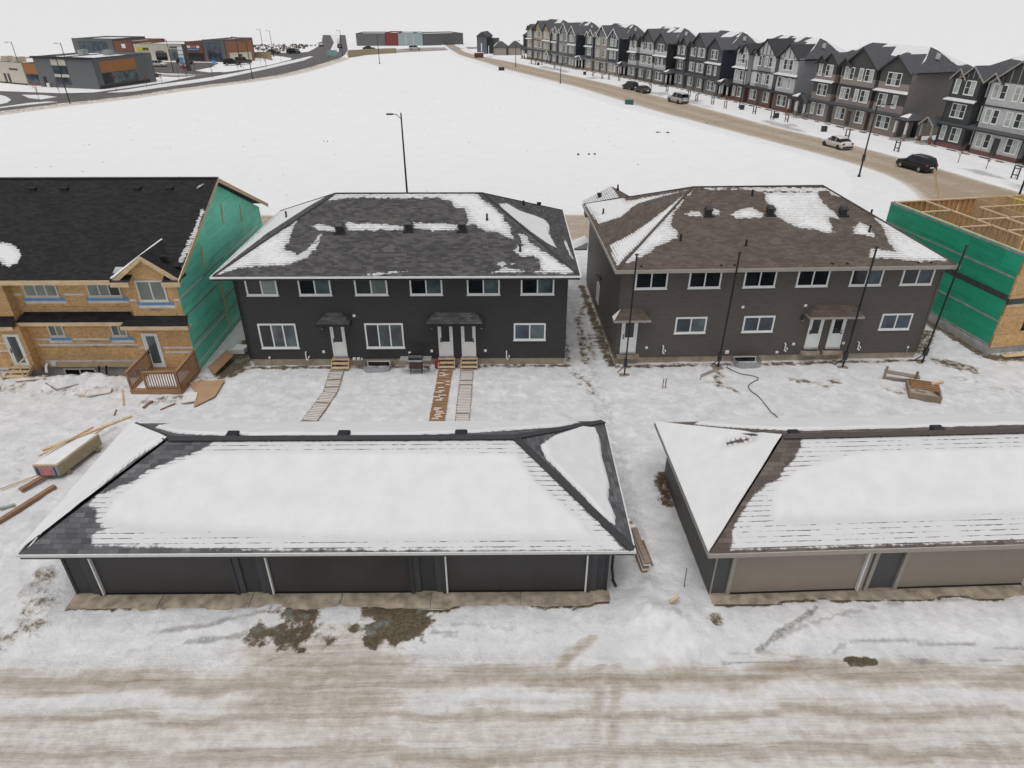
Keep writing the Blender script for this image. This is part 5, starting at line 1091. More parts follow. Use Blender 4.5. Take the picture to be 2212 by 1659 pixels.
P6 = [(.05, .055, .065), (.075, .085, .095), (.33, .29, .23), (.36, .30, .23), (.42, .42, .42), rf, (.022, .027, .036), (.30, .25, .19)]
P7 = [(.09, .09, .09), (.15, .15, .148), (.24, .235, .22), (.17, .165, .15), (.40, .40, .40), rf, (.025, .028, .036), (.22, .2, .17)]
P8 = [(.06, .06, .062), (.36, .30, .22), (.40, .34, .25), (.34, .29, .22), (.035, .035, .035), rf, (.03, .032, .04), (.17, .10, .08)]
townhouse((60.9, 97.2), -74.8, 19.2, P1, 'nearest townhouses with tan-trimmed gables, dark green-grey and white bays', 3, porchR=None)
townhouse((52.2, 120.6), -72.5, 19.2, P2, 'townhouses with taupe and dark grey two-tone bays behind the white hatchback', 2)
townhouse((46.0, 144.2), -74.2, 19.2, P3, 'townhouses with white panelled bays, black battens and red brick base', 1)
townhouse((39.6, 167.2), -75.2, 19.2, P4, 'all dark grey townhouses with a navy end wall', 4)
townhouse((31.8, 185.8), -71.5, 18.2, P5, 'townhouses with white lower bands and black end wall behind two parked dark cars', 0)
townhouse((23.2, 207.3), -68.5, 18.2, P6, 'townhouses with navy upper floors and beige ground floor', 3, detail=False)
townhouse((15.0, 226.5), -70.5, 17.2, P7, 'pale grey townhouses between the beige and the navy ones', 3, detail=False)
townhouse((8.0, 245.5), -67.5, 17.2, P8, 'farthest townhouses, beige with dark recesses', 0, detail=False)
# ================================================================ FAR ROADS AND COMMERCE
def flat(name, poly, z, mat, h=.0, k='structure'):
    pts = [(a, b, z) for a, b in poly]
    o = MB().prism(pts, (0, 0, h), mat).build(name) if h else MB().use(mat).add(pts, [tuple(range(len(pts)))]).build(name)
    return kind(o, k)
main = [(-150, 60), (-103, 106), (-90.5, 128.4), (-86.2, 137.5), (-82.7, 141.6), (-77.5, 150.7), (-73.7, 160.9), (-64.6, 177.7), (-62.8, 181.7), (-59.5, 192), (-58, 203), (-57.2, 213), (-55.8, 232), (-55.6, 250), (-57, 264), (-59.4, 279.5), (-61.9, 292.7), (-70.3, 331.6), (-85, 400), (-97, 400),
        (-81.3, 331.7), (-78.8, 319), (-75, 292.8), (-73.2, 276.5), (-76, 270.5), (-95, 276), (-140, 300), (-140, 290), (-100, 268), (-84, 262), (-79, 258), (-72, 249.5), (-69.8, 241.4), (-70.5, 226), (-72.7, 210.5), (-75.5, 202), (-79, 193.6), (-80.1, 190.5), (-82.1, 174), (-84.6, 165.5), (-87, 160), (-88.5, 156), (-95, 154.8), (-110.2, 158.6), (-150, 176), (-165, 150)]
flat('main_road', main, .10, 'asphalt')
flat('east_road', [(-56.2, 262.5), (-45.6, 269.3), (-30.4, 280.2), (-11.3, 294.3), (40, 330), (40, 340), (-11.5, 304), (-32.1, 299), (-47.5, 287), (-60, 287.4)], .11, 'asphalt_snow')
flat('parking_lot', [(-78.8, 193.5), (-77.0, 201), (-80.3, 199.5), (-87, 205), (-86, 216), (-89, 229.5), (-125, 235), (-118, 215), (-112, 207), (-99, 204), (-92, 198), (-86, 196.6)], .104, 'asphalt')
flat('side_lot', [(-104, 203), (-96, 197), (-88, 193.8), (-79, 194), (-84, 188), (-98, 194)], .097, 'asphalt_snow')
def median(poly): flat('snow_median', poly, .04, 'snow', .16)
median([(-98, 126), (-93.9, 133.6), (-91.8, 139.2), (-89.5, 141.0), (-87.3, 140.6), (-89.2, 138.2), (-92.3, 133.9), (-95.5, 126)])
median([(-101, 151.5), (-96.5, 151), (-91.7, 148), (-92.6, 144.3), (-96.6, 146.6)])
median([(-115, 150), (-105.2, 151), (-102.7, 149), (-98.1, 143.5), (-96.2, 139.2), (-96.3, 137.1), (-104, 124), (-118, 126)])
median([(-85.3, 155.2), (-82.6, 155.6), (-80.4, 157), (-77.5, 164.6), (-72.1, 177.8), (-70.6, 184.6), (-67.4, 208.5), (-64.5, 236.7), (-65.4, 252.5), (-66.9, 253.8), (-68.9, 230), (-70.2, 214), (-72.6, 196), (-75.7, 183.2), (-80.5, 170.2), (-83.3, 161)])
median([(-64.9, 275), (-61.6, 275), (-69.1, 311), (-88, 400), (-93, 400), (-75.9, 331.6), (-71.9, 311)])
# rough verge beside the main road
vg = [(-110, 98), (-90.0, 127.2), (-85.4, 137), (-81.9, 141.2), (-76.6, 150.5), (-72.9, 160.6), (-63.9, 177.5), (-61.9, 181.7), (-58.6, 192), (-56.9, 203), (-56, 213), (-54.8, 232), (-54.6, 246)]
q = resample(vg, 260); d = np.gradient(q, axis=0); nrm = np.stack([d[:, 1], -d[:, 0]], -1); nrm /= np.linalg.norm(nrm, axis=1)[:, None]
c = np.linspace(-.9, 3.2, 12)[None, :, None]; P = q[:, None] + nrm[:, None] * c
px, py = P[..., 0], P[..., 1]; zz = .13 + .25 * np.exp(-((c[..., 0] - .9) / 1.1) ** 2) * (.5 + fbm(px * .5, py * .5, 3)); zz = zz * np.clip((3.2 - c[..., 0]) / 1.2, 0, 1) - .02
so = .75 * np.exp(-((c[..., 0] - .2) / .7) ** 2) * np.ones_like(px) * sstep(.3, .6, fbm(px * .4, py * .4, 3)) + .38 * np.exp(-((c[..., 0] - 1.6) / .9) ** 2)
kind(gridmesh('road_verge', px[:, ::-1], py[:, ::-1], zz[:, ::-1], M['ground'], np.stack([.3 + 0 * so, so, .25 + 0 * so], -1)[:, ::-1]), 'structure')

def wallblock(par, name, a, b, depth, h, mat, z0=0.0):     # a wall slab from a to b, thickness behind
    a = Vector((a[0], a[1], 0)); b = Vector((b[0], b[1], 0)); d = (b - a).normalized(); n_ = Vector((-d.y, d.x, 0))
    return MB().prism([(a.x, a.y, z0), (b.x, b.y, z0), (b.x + n_.x * depth, b.y + n_.y * depth, z0), (a.x + n_.x * depth, a.y + n_.y * depth, z0)], (0, 0, h - z0), mat).build(name, par)
def facade_box(par, name, L0, x0, x1, z0, z1, mat, y0=-.06, y1=0): return MB().box(x0, x1, y0, y1, z0, z1, mat).build(name, par)
def bldg(label, a, b, depth, h, mat, name='shop_building', cat='building', snow=True, parapet=.5):
    ang = math.atan2(b[1] - a[1], b[0] - a[0]); Ln = math.hypot(b[0] - a[0], b[1] - a[1])
    t = thing(name, label, cat, (a[0], a[1], 0), ang)
    MB().box(0, Ln, 0, depth, -.2, h - parapet, mat).build('wall', t)
    MB().box(0, Ln, 0, .3, h - parapet, h, mat).box(0, Ln, depth - .3, depth, h - parapet, h).box(0, .3, .3, depth - .3, h - parapet, h).box(Ln - .3, Ln, .3, depth - .3, h - parapet, h).build('parapet', t)
    MB().box(-.03, Ln + .03, -.04, .33, h, h + .07, 'dark').build('coping', t)
    if snow: MB().box(.32, Ln - .32, .32, depth - .32, h - parapet, h - parapet + .12, 'snow').build('roof_snow', t)
    return t, Ln
grey1 = CM((.155, .16, .165), .7, 'siding'); grey2 = CM((.13, .135, .14)); creamw = CM((.58, .54, .45)); orange = CM((.36, .16, .06)); brown2 = CM((.20, .085, .055)); dblue = M['glass_blue']
GB, gl = bldg('large slate-grey building with two white banded windows beside the main road', (-106.5, 167.5), (-90.4, 162.2), 17, 6.3, grey1, 'office_building')
f = lambda *a, **k: facade_box(GB, *a, **k)
for z0, z1, mt, nm in ((4.6, 5.8, creamw, 'white_panel'), (2.9, 4.5, 'glass_blue', 'window'), (2.2, 2.8, creamw, 'white_panel'), (.7, 2.1, 'glass_blue', 'window')): facade_box(GB, nm, gl, 5.0, 9.2, z0, z1, mt)
MB().box(1.3, 2.2, -.06, 0, 0, 2.2, 'dark').build('door', GB); MB().cyl((2.8, -.5, 0), (2.8, -.5, .9), .35, n=10, m='white').build('utility_tank', GB)
MB().box(-.5, gl + .3, -.25, -.01, 5.95, 6.35, 'glass_screen').build('cornice', GB)
# orange section facing the road junction
OB, ol = bldg('building with rust-orange upper panel and shop window, right of the slate-grey office', (-90.2, 162.3), (-85.6, 176.2), 12, 6.1, grey2, 'shop_building')
MB().box(1.2, 11.5, -.12, 0, 3.2, 5.5, orange).build('orange_panel', OB)
for k, mt in enumerate(('glass_screen', 'glass_teal', 'glass_teal', 'glass_teal')): MB().box(1.4 + k * 2.5, 3.7 + k * 2.5, -.1, 0, .9, 3.0, mt).build('shop_window', OB)
MB().box(0, ol, -.08, 0, 0, .7, 'dark').build('base_course', OB)
CB, cl = bldg('low cream building with two small doors at the far left edge', (-126, 178.5), (-111.3, 170.3), 12, 4.75, creamw)
for x in (8.0, 9.6): MB().box(x, x + .8, -.06, 0, 0, 2.2, 'dark').build('door', CB)
MB().box(11.2, 14.6, -.08, 0, 3.1, 3.4, 'dark').build('sign', CB); MB().box(0, cl, -.07, 0, -.1, .3, 'dark').build('base_course', CB)
for x in (9.0, 4.2): MB().box(x - 1, x + 1, 3, 5, 4.3, 5.5, 'haydirt').build('rooftop_unit', CB)
WB, wl = bldg('short wood-clad section between the cream and slate-grey buildings', (-111.1, 170.4), (-106.6, 168.6), 11, 4.7, orange)
MB().box(.3, wl - .2, -.08, 0, .3, 2.4, 'glass_blue').build('shop_window', WB)
for x, y in ((3, 11), (9.5, 12)): MB().box(x - .8, x + .8, y - .8, y + .8, 5.8, 7.0, 'tape_grey').build('rooftop_unit', GB)
# retail strip behind the parking lot
def strip_seg(label, a, b, h, mat, sign=None, nm='shop_building', win=None, depth=16):
    t, l_ = bldg(label, a, b, depth, h, mat, nm)
    if win: 
        for x0, x1, z0, z1, mt in win: MB().box(x0 * l_, x1 * l_, -.08, 0, z0, z1, mt).build('shop_window', t)
    if sign:
        for x0, x1, z0, z1, mt in sign: MB().box(x0 * l_, x1 * l_, -.2, 0, z0, z1, mt).build('sign', t)
    return t
strip_seg('dark glass-fronted unit above and behind the slate-grey office', (-140, 243), (-125.5, 240), 6.2, grey2, win=[(.15, .85, 1, 5.4, 'glass_blue')])
strip_seg('brown shop unit with a round white emblem at the left end of the strip', (-125.3, 240), (-118.6, 238.5), 5.6, brown2, sign=[(.42, .62, 3.6, 4.8, 'white')], win=[(.05, .95, .4, 2.6, 'glass_screen')])
strip_seg('long cream retail strip with a green and yellow shop sign', (-118.4, 238.5), (-101, 235.6), 4.9, creamw, sign=[(.05, .28, 3.0, 3.9, 'yellow'), (.17, .28, 3.1, 3.8, 'tgreen'), (.42, .58, 2.7, 2.9, 'dark'), (.70, .90, 3.9, 4.2, 'dark')], win=[(.08, .3, .3, 2.4, 'glass_screen'), (.4, .62, .3, 2.5, 'glass_dark'), (.68, .84, .3, 3.4, 'glass_teal'), (.88, .98, .3, 2.2, 'glass_screen')])
strip_seg('red-brown shop unit with pink and blue lettering band', (-100.8, 235.6), (-94.8, 234.2), 5.6, brown2, sign=[(.12, .3, 3.9, 4.5, 'white'), (.36, .6, 3.9, 4.5, 'pink'), (.66, .82, 3.9, 4.5, 'white'), (.15, .8, 3.3, 3.7, 'tape_blue')], win=[(.05, .95, .3, 2.5, 'glass_screen')])
strip_seg('tall dark blue glazed unit near the right end of the strip', (-94.6, 234.2), (-87.3, 232.4), 6.2, grey2, win=[(.15, .8, .3, 5.4, 'glass_blue')])
strip_seg('rust-brown end unit closing the retail strip', (-87.1, 232.6), (-80.6, 238.5), 6.0, CM((.27, .13, .075)), win=[(.1, .9, .3, 2.6, creamw), (.4, .55, .3, 2.2, 'dark')], depth=9)
# far buildings along the east road
strip_seg('long dark grey building far behind the vacant lot', (-62, 312), (-50, 312), 4.6, CM((.15, .15, .155)))
strip_seg('dark red building in the far row', (-49.8, 312), (-44.8, 312), 4.8, CM((.22, .05, .045)))
strip_seg('pale teal building in the far row', (-44.6, 312), (-34.5, 313), 4.6, CM((.34, .42, .42)), win=[(.3, .34, 0, 4, creamw), (.6, .64, 0, 4, creamw)])
strip_seg('charcoal building right of the pale teal one', (-34.3, 313), (-18, 320), 4.4, CM((.12, .12, .125)))
# two small garages and house at the far end of the curved road
def far_garage(x, y, w_, label, a=-4):
    t = thing('small_garage', label, 'garage', (x, y, 0), R(a))
    MB().box(0, w_, 0, 6, -.1, 2.6, CM((.20, .19, .17))).build('wall', t); MB().box(.3, w_ - .3, -.05, 0, 0, 2.2, CM((.34, .31, .27))).build('garage_door', t)
    m = MB().use(CM((.06, .062, .066))).add([(-.3, -.3, 2.6), (w_ + .3, -.3, 2.6), (w_ + .3, 6.3, 2.6), (-.3, 6.3, 2.6), (w_ * .4, 3, 4.3), (w_ * .6, 3, 4.3)], [(0, 1, 5, 4), (1, 2, 5), (2, 3, 4, 5), (3, 0, 4), (3, 2, 1, 0)]); m.build('roof', t)
    MB().prism([(-.1, .6, 2.86), (.35, .2, 2.9), (w_ * .38, 2.6, 4.16), (w_ * .34, 3.3, 4.1)], (0, 0, .05), 'snow').build('roof_snow', t)
far_garage(-4.2, 260.5, 4.6, 'left one of two small hipped garages at the end of the curved road'); far_garage(.8, 261.2, 4.8, 'right one of two small hipped garages at the end of the curved road')
t = thing('house', 'narrow grey-blue house with dark porch left of the two small garages', 'house', (-10.2, 268, 0), R(-14))
MB().box(0, 3.6, 0, 8, -.1, 5.5, CM((.13, .14, .17))).build('wall', t); MB().box(1.5, 1.9, -.06, 0, .8, 3.4, 'white').build('window', t); MB().box(3.6, 6.2, 1, 8, -.1, 4.8, 'dark').box(4, 4.3, .6, 1, 0, 2.6, 'white').build('porch', t)
MB().prism([(-.3, -.3, 5.5), (3.9, -.3, 5.5), (1.8, -.3, 7)], (0, 8.6, 0), CM((.06, .062, .066))).build('roof', t)
t = thing('house', 'dark navy house between the small garages and the farthest townhouses', 'house', (6.6, 268, 0), 0)
MB().box(0, 6, 0, 8, -.1, 5.6, CM((.03, .035, .045))).build('wall', t); MB().prism([(-.3, -.3, 5.6), (6.3, -.3, 5.6), (3, -.3, 7.6)], (0, 8.6, 0), CM((.06, .062, .066))).build('roof', t)
MB().box(1, 2.2, -.05, 0, 1.0, 2.4, 'glass_pale').build('window', t)
tag(MB().box(-10.4, -7.4, 248.6, 250.4, .05, 1.5, CM((.12, .05, .05))).box(-10.5, -7.3, 248.5, 250.5, 1.5, 1.6, 'snow').build('dumpster'), 'dark red waste container beside the end of the curved road', 'container')
tag(MB().box(-1.9, -.3, 203.2, 204.4, 0, 1.0, 'dark').box(-1.95, -.25, 203.15, 204.45, 1.0, 1.08, 'tape_grey').build('utility_cabinet'), 'grey utility cabinet by the far stretch of the curved road', 'cabinet')
tag(MB().box(22.8, 24.3, 136.0, 137.1, 0, .95, 'tgreen').box(22.78, 24.32, 135.98, 137.12, .95, 1.0, CM((.12, .24, .19))).build('transformer_box'), 'green transformer box on the vacant lot beside the curved road', 'cabinet')
def rubble(x, y, n, label, seed):
    t = thing('rock_pile', label, 'rubble', (x, y, 0)); rr = random.Random(seed)
    for k in range(n):
        a, b, s_ = rr.uniform(-1.1, 1.3), rr.uniform(-.3, .3), rr.uniform(.06, .18)
        MB().cyl((a, b, 0), (a + .03, b + .02, s_ * 1.2), s_, s_ * .5, 6, 'rust').build('clod', t)
rubble(23.99, 106.7, 7, 'small scatter of dark clods in the middle of the vacant lot', 1); rubble(33.7, 114.9, 4, 'tiny dark clods near the edge of the curved road', 2); rubble(-41 + 16, 100, 3, 'tiny dark clods left on the vacant lot', 3); rubble(10.5, 90.5, 3, 'tiny dark clods behind the grey-brown house', 5)
# retaining walls
def ret(pts, h0, h1, label):
    t = thing('retaining_wall', label, 'wall', (pts[0][0], pts[0][1], 0)); n = len(pts) - 1
    for i in range(n):
        a, b = pts[i], pts[i + 1]; za = lerp(h0, h1, i / n); zb = lerp(h0, h1, (i + 1) / n); o = Vector((pts[0][0], pts[0][1], 0))
        MB().prism([Vector((a[0], a[1], -.1)) - o, Vector((b[0], b[1], -.1)) - o, Vector((b[0], b[1], zb)) - o, Vector((a[0], a[1], za)) - o], (.25, .35, 0), 'retain').build('segment', t)
ret([(-53.0, 249.8), (-51.3, 255), (-49.7, 261.2), (-45.2, 266.5), (-40, 271)], 2.2, 1.6, 'tan block retaining wall right of the road junction')
ret([(-89, 252), (-85.5, 250.8), (-82.2, 248.9), (-78.5, 244.5), (-76, 240.3)], 1.4, 2.4, 'tan block retaining wall in front of the snowy scrub slope')
# ================================================================ LAMPS AND SIGNS
def lamp(x, y, h, ang, label, arm=.75, box=False):
    t = thing('street_lamp', label, 'street lamp', (x, y, 0), R(ang), 'black street lamps')
    MB().cyl((0, 0, 0), (0, 0, h), .105, .06, 10, 'black').build('pole', t)
    MB().cyl((0, 0, 0), (0, 0, .35), .2, .16, 10, 'black').build('base', t)
    MB().tube([(0, 0, h - .55), (arm * .5, 0, h - .15), (arm, 0, h - .1)], .03, 6, 'black').build('arm', t)
    MB().box(arm - .05, arm + .55, -.13, .13, h - .17, h - .06, 'black').build('lamp_head', t)
    if box: MB().box(-.16, .16, -.16, .16, 1.9, 2.6, 'dark').build('junction_box', t)
    return t
lamp(-9.35, 63.6, 9.0, 180, 'black street lamp rising behind the roof of the charcoal house')
lamp(40.3, 77.3, 8.0, -20, 'black street lamp at the near bend of the curved road', 1.0, True)
lamp(12.9, 171.3, 4.6, 0, 'short black street lamp before the beige-based townhouses')
lamp(43.1, 131.5, 8.2, 180, 'black street lamp in front of the white panelled townhouses')
lamp(3.0, 215, 7, 0, 'far black street lamp near the farthest townhouses')
lamp(51.6, 67.0, 8.6, 180, 'black street lamp at the right edge behind the framed house')
lamp(-38.6, 226.4, 8, 60, 'lone black street lamp standing in the far part of the vacant lot')
for x, y, h, lb in ((-62.8, 181.7, 8.6, 'black street lamp on the verge in the middle of the main road bend'), (-83.1, 137.5, 8.6, 'black street lamp on the verge nearest the slate-grey office'), (-77.4, 216, 8, 'black street lamp beside the parking lot entrance'), (-86.4, 266.3, 8, 'black street lamp left of the scrub slope'),
                    (-79.3, 254, 8, 'black street lamp behind the left retaining wall'), (-56.5, 257.7, 8, 'black street lamp at the road junction'), (-91, 201.7, 8, 'black street lamp among the parking lot signs'), (-99.5, 168, 9, 'black street lamp in front of the slate-grey office'), (-113, 172, 9, 'black street lamp before the cream building')):
    lamp(x, y, h, 200, lb)
def flag(x, y, label, c):
    t = thing('banner_sign', label, 'banner'  , (x, y, 0)); MB().cyl((0, 0, 0), (0, 0, 3.6), .05, n=6, m='steel').build('pole', t); MB().box(.05, .75, -.03, .03, 1.6, 3.5, 'tape_blue').box(.05, .85, -.03, .03, .4, 1.6, c).build('banner', t)
flag(-101, 194.5, 'red and blue banner at the left end of the parking lot', 'red'); flag(-97.5, 203, 'red and blue banner in the middle of the parking lot', 'red'); flag(-89.2, 203.5, 'red and blue banner at the right end of the parking lot', 'red')
t = thing('pylon_sign', 'tall grey pylon sign with white panels and brown base by the parking lot', 'sign', (-88.6, 204.5, 0), R(-20))
MB().box(-1.3, 1.3, -.2, .2, 1.6, 6.2, 'tape_grey').build('panel', t); MB().box(.5, 1.5, -.35, .35, 0, 6.6, 'side_brown').build('column', t)
for z in (2, 3.1, 4.2, 5.2): MB().box(-1.2, .4, -.25, -.2, z, z + .8, 'white').build('sign_face', t)
t = thing('road_sign', 'small blue road sign at the junction', 'sign', (-57.3, 246, 0)); MB().box(-1.6, 1.6, -.05, .05, 1.0, 2.6, CM((.25, .42, .44))).build('sign_face', t)
for x in (-1.4, 1.4): MB().cyl((x, 0, 0), (x, 0, 1.0), .07, n=6, m='dark').build('post', t)
t = thing('stop_sign', 'small blue square sign in the parking lot', 'sign', (-84.3, 214, 0)); MB().box(-.5, .5, -.04, .04, 1.0, 1.9, 'tape_blue').build('sign_face', t); MB().cyl((0, 0, 0), (0, 0, 1), .05, n=6, m='steel').build('post', t)
# young tree guards and stakes along the snowy boulevard
def guard(x, y, k, label, ang=-72, red=False):
    t = thing('tree_guard', label, 'tree guard', (x, y, 0), R(ang), 'wooden guards around young trees')
    for sx in (-.35, .35): MB().box(sx - .06, sx + .06, -.05, .05, 0, 1.5, 'dark' if not red else 'redwood').build('post', t)
    for z in (.55, 1.25)[:k]: MB().box(-.29, .29, -.03, .03, z, z + .1, 'dark' if not red else 'redwood').build('rail', t)
    MB().cyl((0, .15, 0), (.03, .15, 2.3), .03, .012, 6, 'bark').build('sapling', t)
for x, y, k_, rd, lb in [(51.8, 91.5, 2, 0, 'dark wooden tree guard between the white hatchback and the black estate car'), (49.2, 100.5, 1, 0, 'dark tree guard just behind the white hatchback'), (57.3, 76.1, 2, 0, 'dark tree guard with three rungs at the right edge'), (45.9, 115.4, 2, 1, 'red tree guard before the two-tone taupe townhouses'), (44.6, 118.4, 1, 0, 'dark tree guard of two posts before the brick-based townhouses'), (43.4, 124.0, 1, 0, 'dark pair of posts left of centre before the brick-based townhouses'), (40.2, 130.6, 2, 1, 'reddish tree guard near the lamp before the all dark grey townhouses'), (31.6, 157.7, 2, 0, 'dark tree guard right behind the two parked dark cars'), (37.4, 140.5, 2, 0, 'dark tree guard right of the white truck'), (39.3, 135.9, 1, 0, 'dark tree guard before the middle of the all dark grey townhouses'), (34.5, 154.3, 1, 0, 'small dark tree guard left of the white truck'), (37.3, 146.2, 1, 0, 'small dark tree guard directly behind the white truck'), (24.0, 180.9, 1, 0, 'first far tree guard left of the dark cars'), (22.4, 187.2, 1, 0, 'second far tree guard left of the dark cars'), (25.4, 179.1, 1, 0, 'far tree guard just left of the two parked dark cars'), (27.5, 176.2, 1, 0, 'far tree guard touching the view of the parked blue-black car'), (7.9, 224.2, 1, 0, 'farthest tree guard near the end of the road'), (9.0, 220.6, 1, 0, 'very far tree guard left of the far lamp'), (10.8, 218.8, 1, 0, 'very far tree guard right of the far lamp'), (14.0, 209.6, 1, 0, 'far tree guard before the pale grey townhouses')]:
    guard(x, y, k_, lb, red=bool(rd))
# ================================================================ CARS
def car(name, label, cat, loc, ang, L_, W_, st, paint, belt, glassm='glass_dark', rack=False, rim='steel', clad=None, wr=.34, lights=True, group=None):
    # st: stations (x 0 rear .. 1 front, belt height, roof height)
    t = thing(name, label, cat, loc, R(ang), group)
    xs = [s_[0] * L_ - L_ / 2 for s_ in st]; rings = []
    for (u, zb, zr), x in zip(st, xs):
        tip = min(1, min(u, 1 - u) / .09); wd = W_ / 2 * (.86 + .14 * math.sqrt(max(0, tip))); cab = zr - zb > .12
        wt_ = wd * (.74 if cab else .80)
        ring = [(x, 0, .22), (x, wd * .92, .22), (x, wd, .45), (x, wd * 1.0, zb * .80), (x, wd * .95, zb), (x, wt_, zr - .03 if cab else zb + (zr - zb) * .7), (x, wt_ * .6, zr + .01), (x, 0, zr + .02)]
        ring = ring + [(a, -b, c) for a, b, c in ring[1:-1]][::-1]; rings.append(ring)
    n = len(rings[0]); body = MB().use(paint); gl = MB().use(glassm)
    v = [p for r_ in rings for p in r_]
    bf, gf = [], []
    for i in range(len(st) - 1):
        c0 = st[i][2] - st[i][1] > .12; c1 = st[i + 1][2] - st[i + 1][1] > .12
        for k in range(n):
            f = (i * n + k, i * n + (k + 1) % n, (i + 1) * n + (k + 1) % n, (i + 1) * n + k)[::-1]
            side = k in (4, n - 5); top = k in (5, 6, n - 6, n - 7)
            slope = abs(st[i][2] - st[i + 1][2]) > .16
            isg = (side and (c0 or c1)) or (top and slope and (c0 != c1 or abs(st[i][2] - st[i + 1][2]) > .2) and (c0 or c1))
            (gf if isg else bf).append(f)
    for fs, mb in ((bf, body), (gf, gl)):
        mb.v = list(v); mb.f = list(fs); mb.m = [0] * len(fs)
    body.f.append(tuple(range(n))); body.m.append(0); body.f.append(tuple(range((len(st) - 1) * n, len(st) * n))[::-1]); body.m.append(0)
    bo = body.build('body', t, smooth=True); go = gl.build('windows', t, smooth=False)
    for sy in (-1, 1):
        for fx in (.19, .81):
            wx = fx * L_ - L_ / 2; y = sy * (W_ / 2 - .04)
            MB().cyl((wx, y - sy * .2, wr + .02), (wx, y + sy * .02, wr + .02), wr + .05, n=18, m='black').build('wheel_arch', t)
            wh = MB().cyl((wx, y - sy * .2, wr), (wx, y + sy * .045, wr), wr, n=18, m='black').build('wheel', t)
            MB().cyl((wx, y + sy * .046, wr), (wx, y + sy * .055, wr), wr * .62, n=14, m=rim).build('rim', wh)
        for px in (.36, .60):
            x = px * L_ - L_ / 2; z = np.interp(px, [q[0] for q in st], [q[1] for q in st]); zr = np.interp(px, [q[0] for q in st], [q[2] for q in st])
            MB().beam((x, sy * W_ / 2 * .955, z), (x, sy * W_ / 2 * .745, zr - .02), .07, .03, paint).build('pillar', t)
        MB().box(L_ / 2 * .30, L_ / 2 * .36, sy * W_ / 2, sy * (W_ / 2 + .16), st[0][1] + .02 if False else belt, belt + .14, paint).build('mirror', t)
        MB().box(-L_ / 2 - .01, -L_ / 2 + .14, sy * W_ * .30, sy * W_ * .44, belt * .78, belt * .98, 'red').build('tail_light', t)
        MB().box(L_ / 2 - .16, L_ / 2 + .01, sy * W_ * .28, sy * W_ * .43, belt * .66, belt * .8, 'white').build('headlight', t)
    MB().box(-L_ / 2 - .03, -L_ / 2 + .1, -W_ * .42, W_ * .42, .28, .5, clad or 'dark').build('rear_bumper', t)
    MB().box(-L_ / 2 - .035, -L_ / 2 - .0, -.26, .26, .58, .72, 'white').build('licence_plate', t)
    if rack:
        for sy in (-1, 1): MB().beam((-L_ * .3, sy * W_ * .33, rack), (L_ * .12, sy * W_ * .33, rack), .04, .04, 'steel').build('roof_rail', t)
    return t
M['car_white'] = simple('white_car_paint', (.62, .60, .56), .3, .04); M['car_black'] = simple('black_car_paint', (.008, .010, .014), .18, .1); M['car_navy'] = simple('navy_car_paint', (.018, .02, .035), .25, .1); M['car_grey'] = simple('grey_car_paint', (.055, .05, .05), .3, .1); M['car_silver'] = simple('silver_car_paint', (.45, .45, .44), .35, .05)
fast = [(0, .62, .66), (.04, .88, .92), (.10, .95, 1.05), (.22, .95, 1.36), (.42, .93, 1.55), (.58, .92, 1.54), (.74, .90, 1.02), (.78, .88, .93), (.95, .74, .77), (1, .55, .58)]
suv = [(0, .78, .82), (.02, .98, 1.04), (.05, 1.0, 1.45), (.10, 1.0, 1.66), (.30, .99, 1.72), (.58, .98, 1.70), (.66, .98, 1.45), (.74, .98, 1.06), (.78, .97, 1.02), (.96, .84, .88), (1, .6, .64)]
truck = [(0, .85, .88), (.01, 1.08, 1.14), (.03, 1.12, 1.78), (.06, 1.12, 1.86), (.35, 1.10, 1.90), (.60, 1.10, 1.88), (.70, 1.10, 1.22), (.74, 1.08, 1.14), (.97, 1.0, 1.04), (1, .7, .74)]
sed = [(0, .66, .70), (.03, .92, .96), (.14, .93, 1.02), (.26, .92, 1.38), (.40, .91, 1.45), (.56, .90, 1.42), (.70, .89, .98), (.74, .88, .92), (.96, .72, .76), (1, .5, .54)]
car('hatchback_car', 'white fastback car with dark windows parked beside the sandy road', 'car', (45.3, 94.9, .05), 103, 4.6, 1.88, fast, 'car_white', .95, rim='dark')
car('estate_car', 'black wagon with roof rails parked near the bend of the sandy road', 'car', (49.0, 81.5, .05), 105, 4.65, 1.9, suv, 'car_black', 1.0, rack=1.74)
car('pickup_truck', 'white canopied truck parked with its rear towards the camera', 'truck', (33.5, 139.4, .05), 108, 5.2, 2.0, truck, 'car_silver', 1.1, wr=.40, rim='dark')
car('parked_car', 'dark navy car, left of two parked nose to tail', 'car', (27.7, 160.6, .05), 108, 4.8, 1.95, suv, 'car_navy', 1.0)
car('parked_car', 'dark grey car, right of two parked nose to tail', 'car', (29.4, 155.0, .05), 108, 4.6, 1.85, sed, 'car_grey', .93)
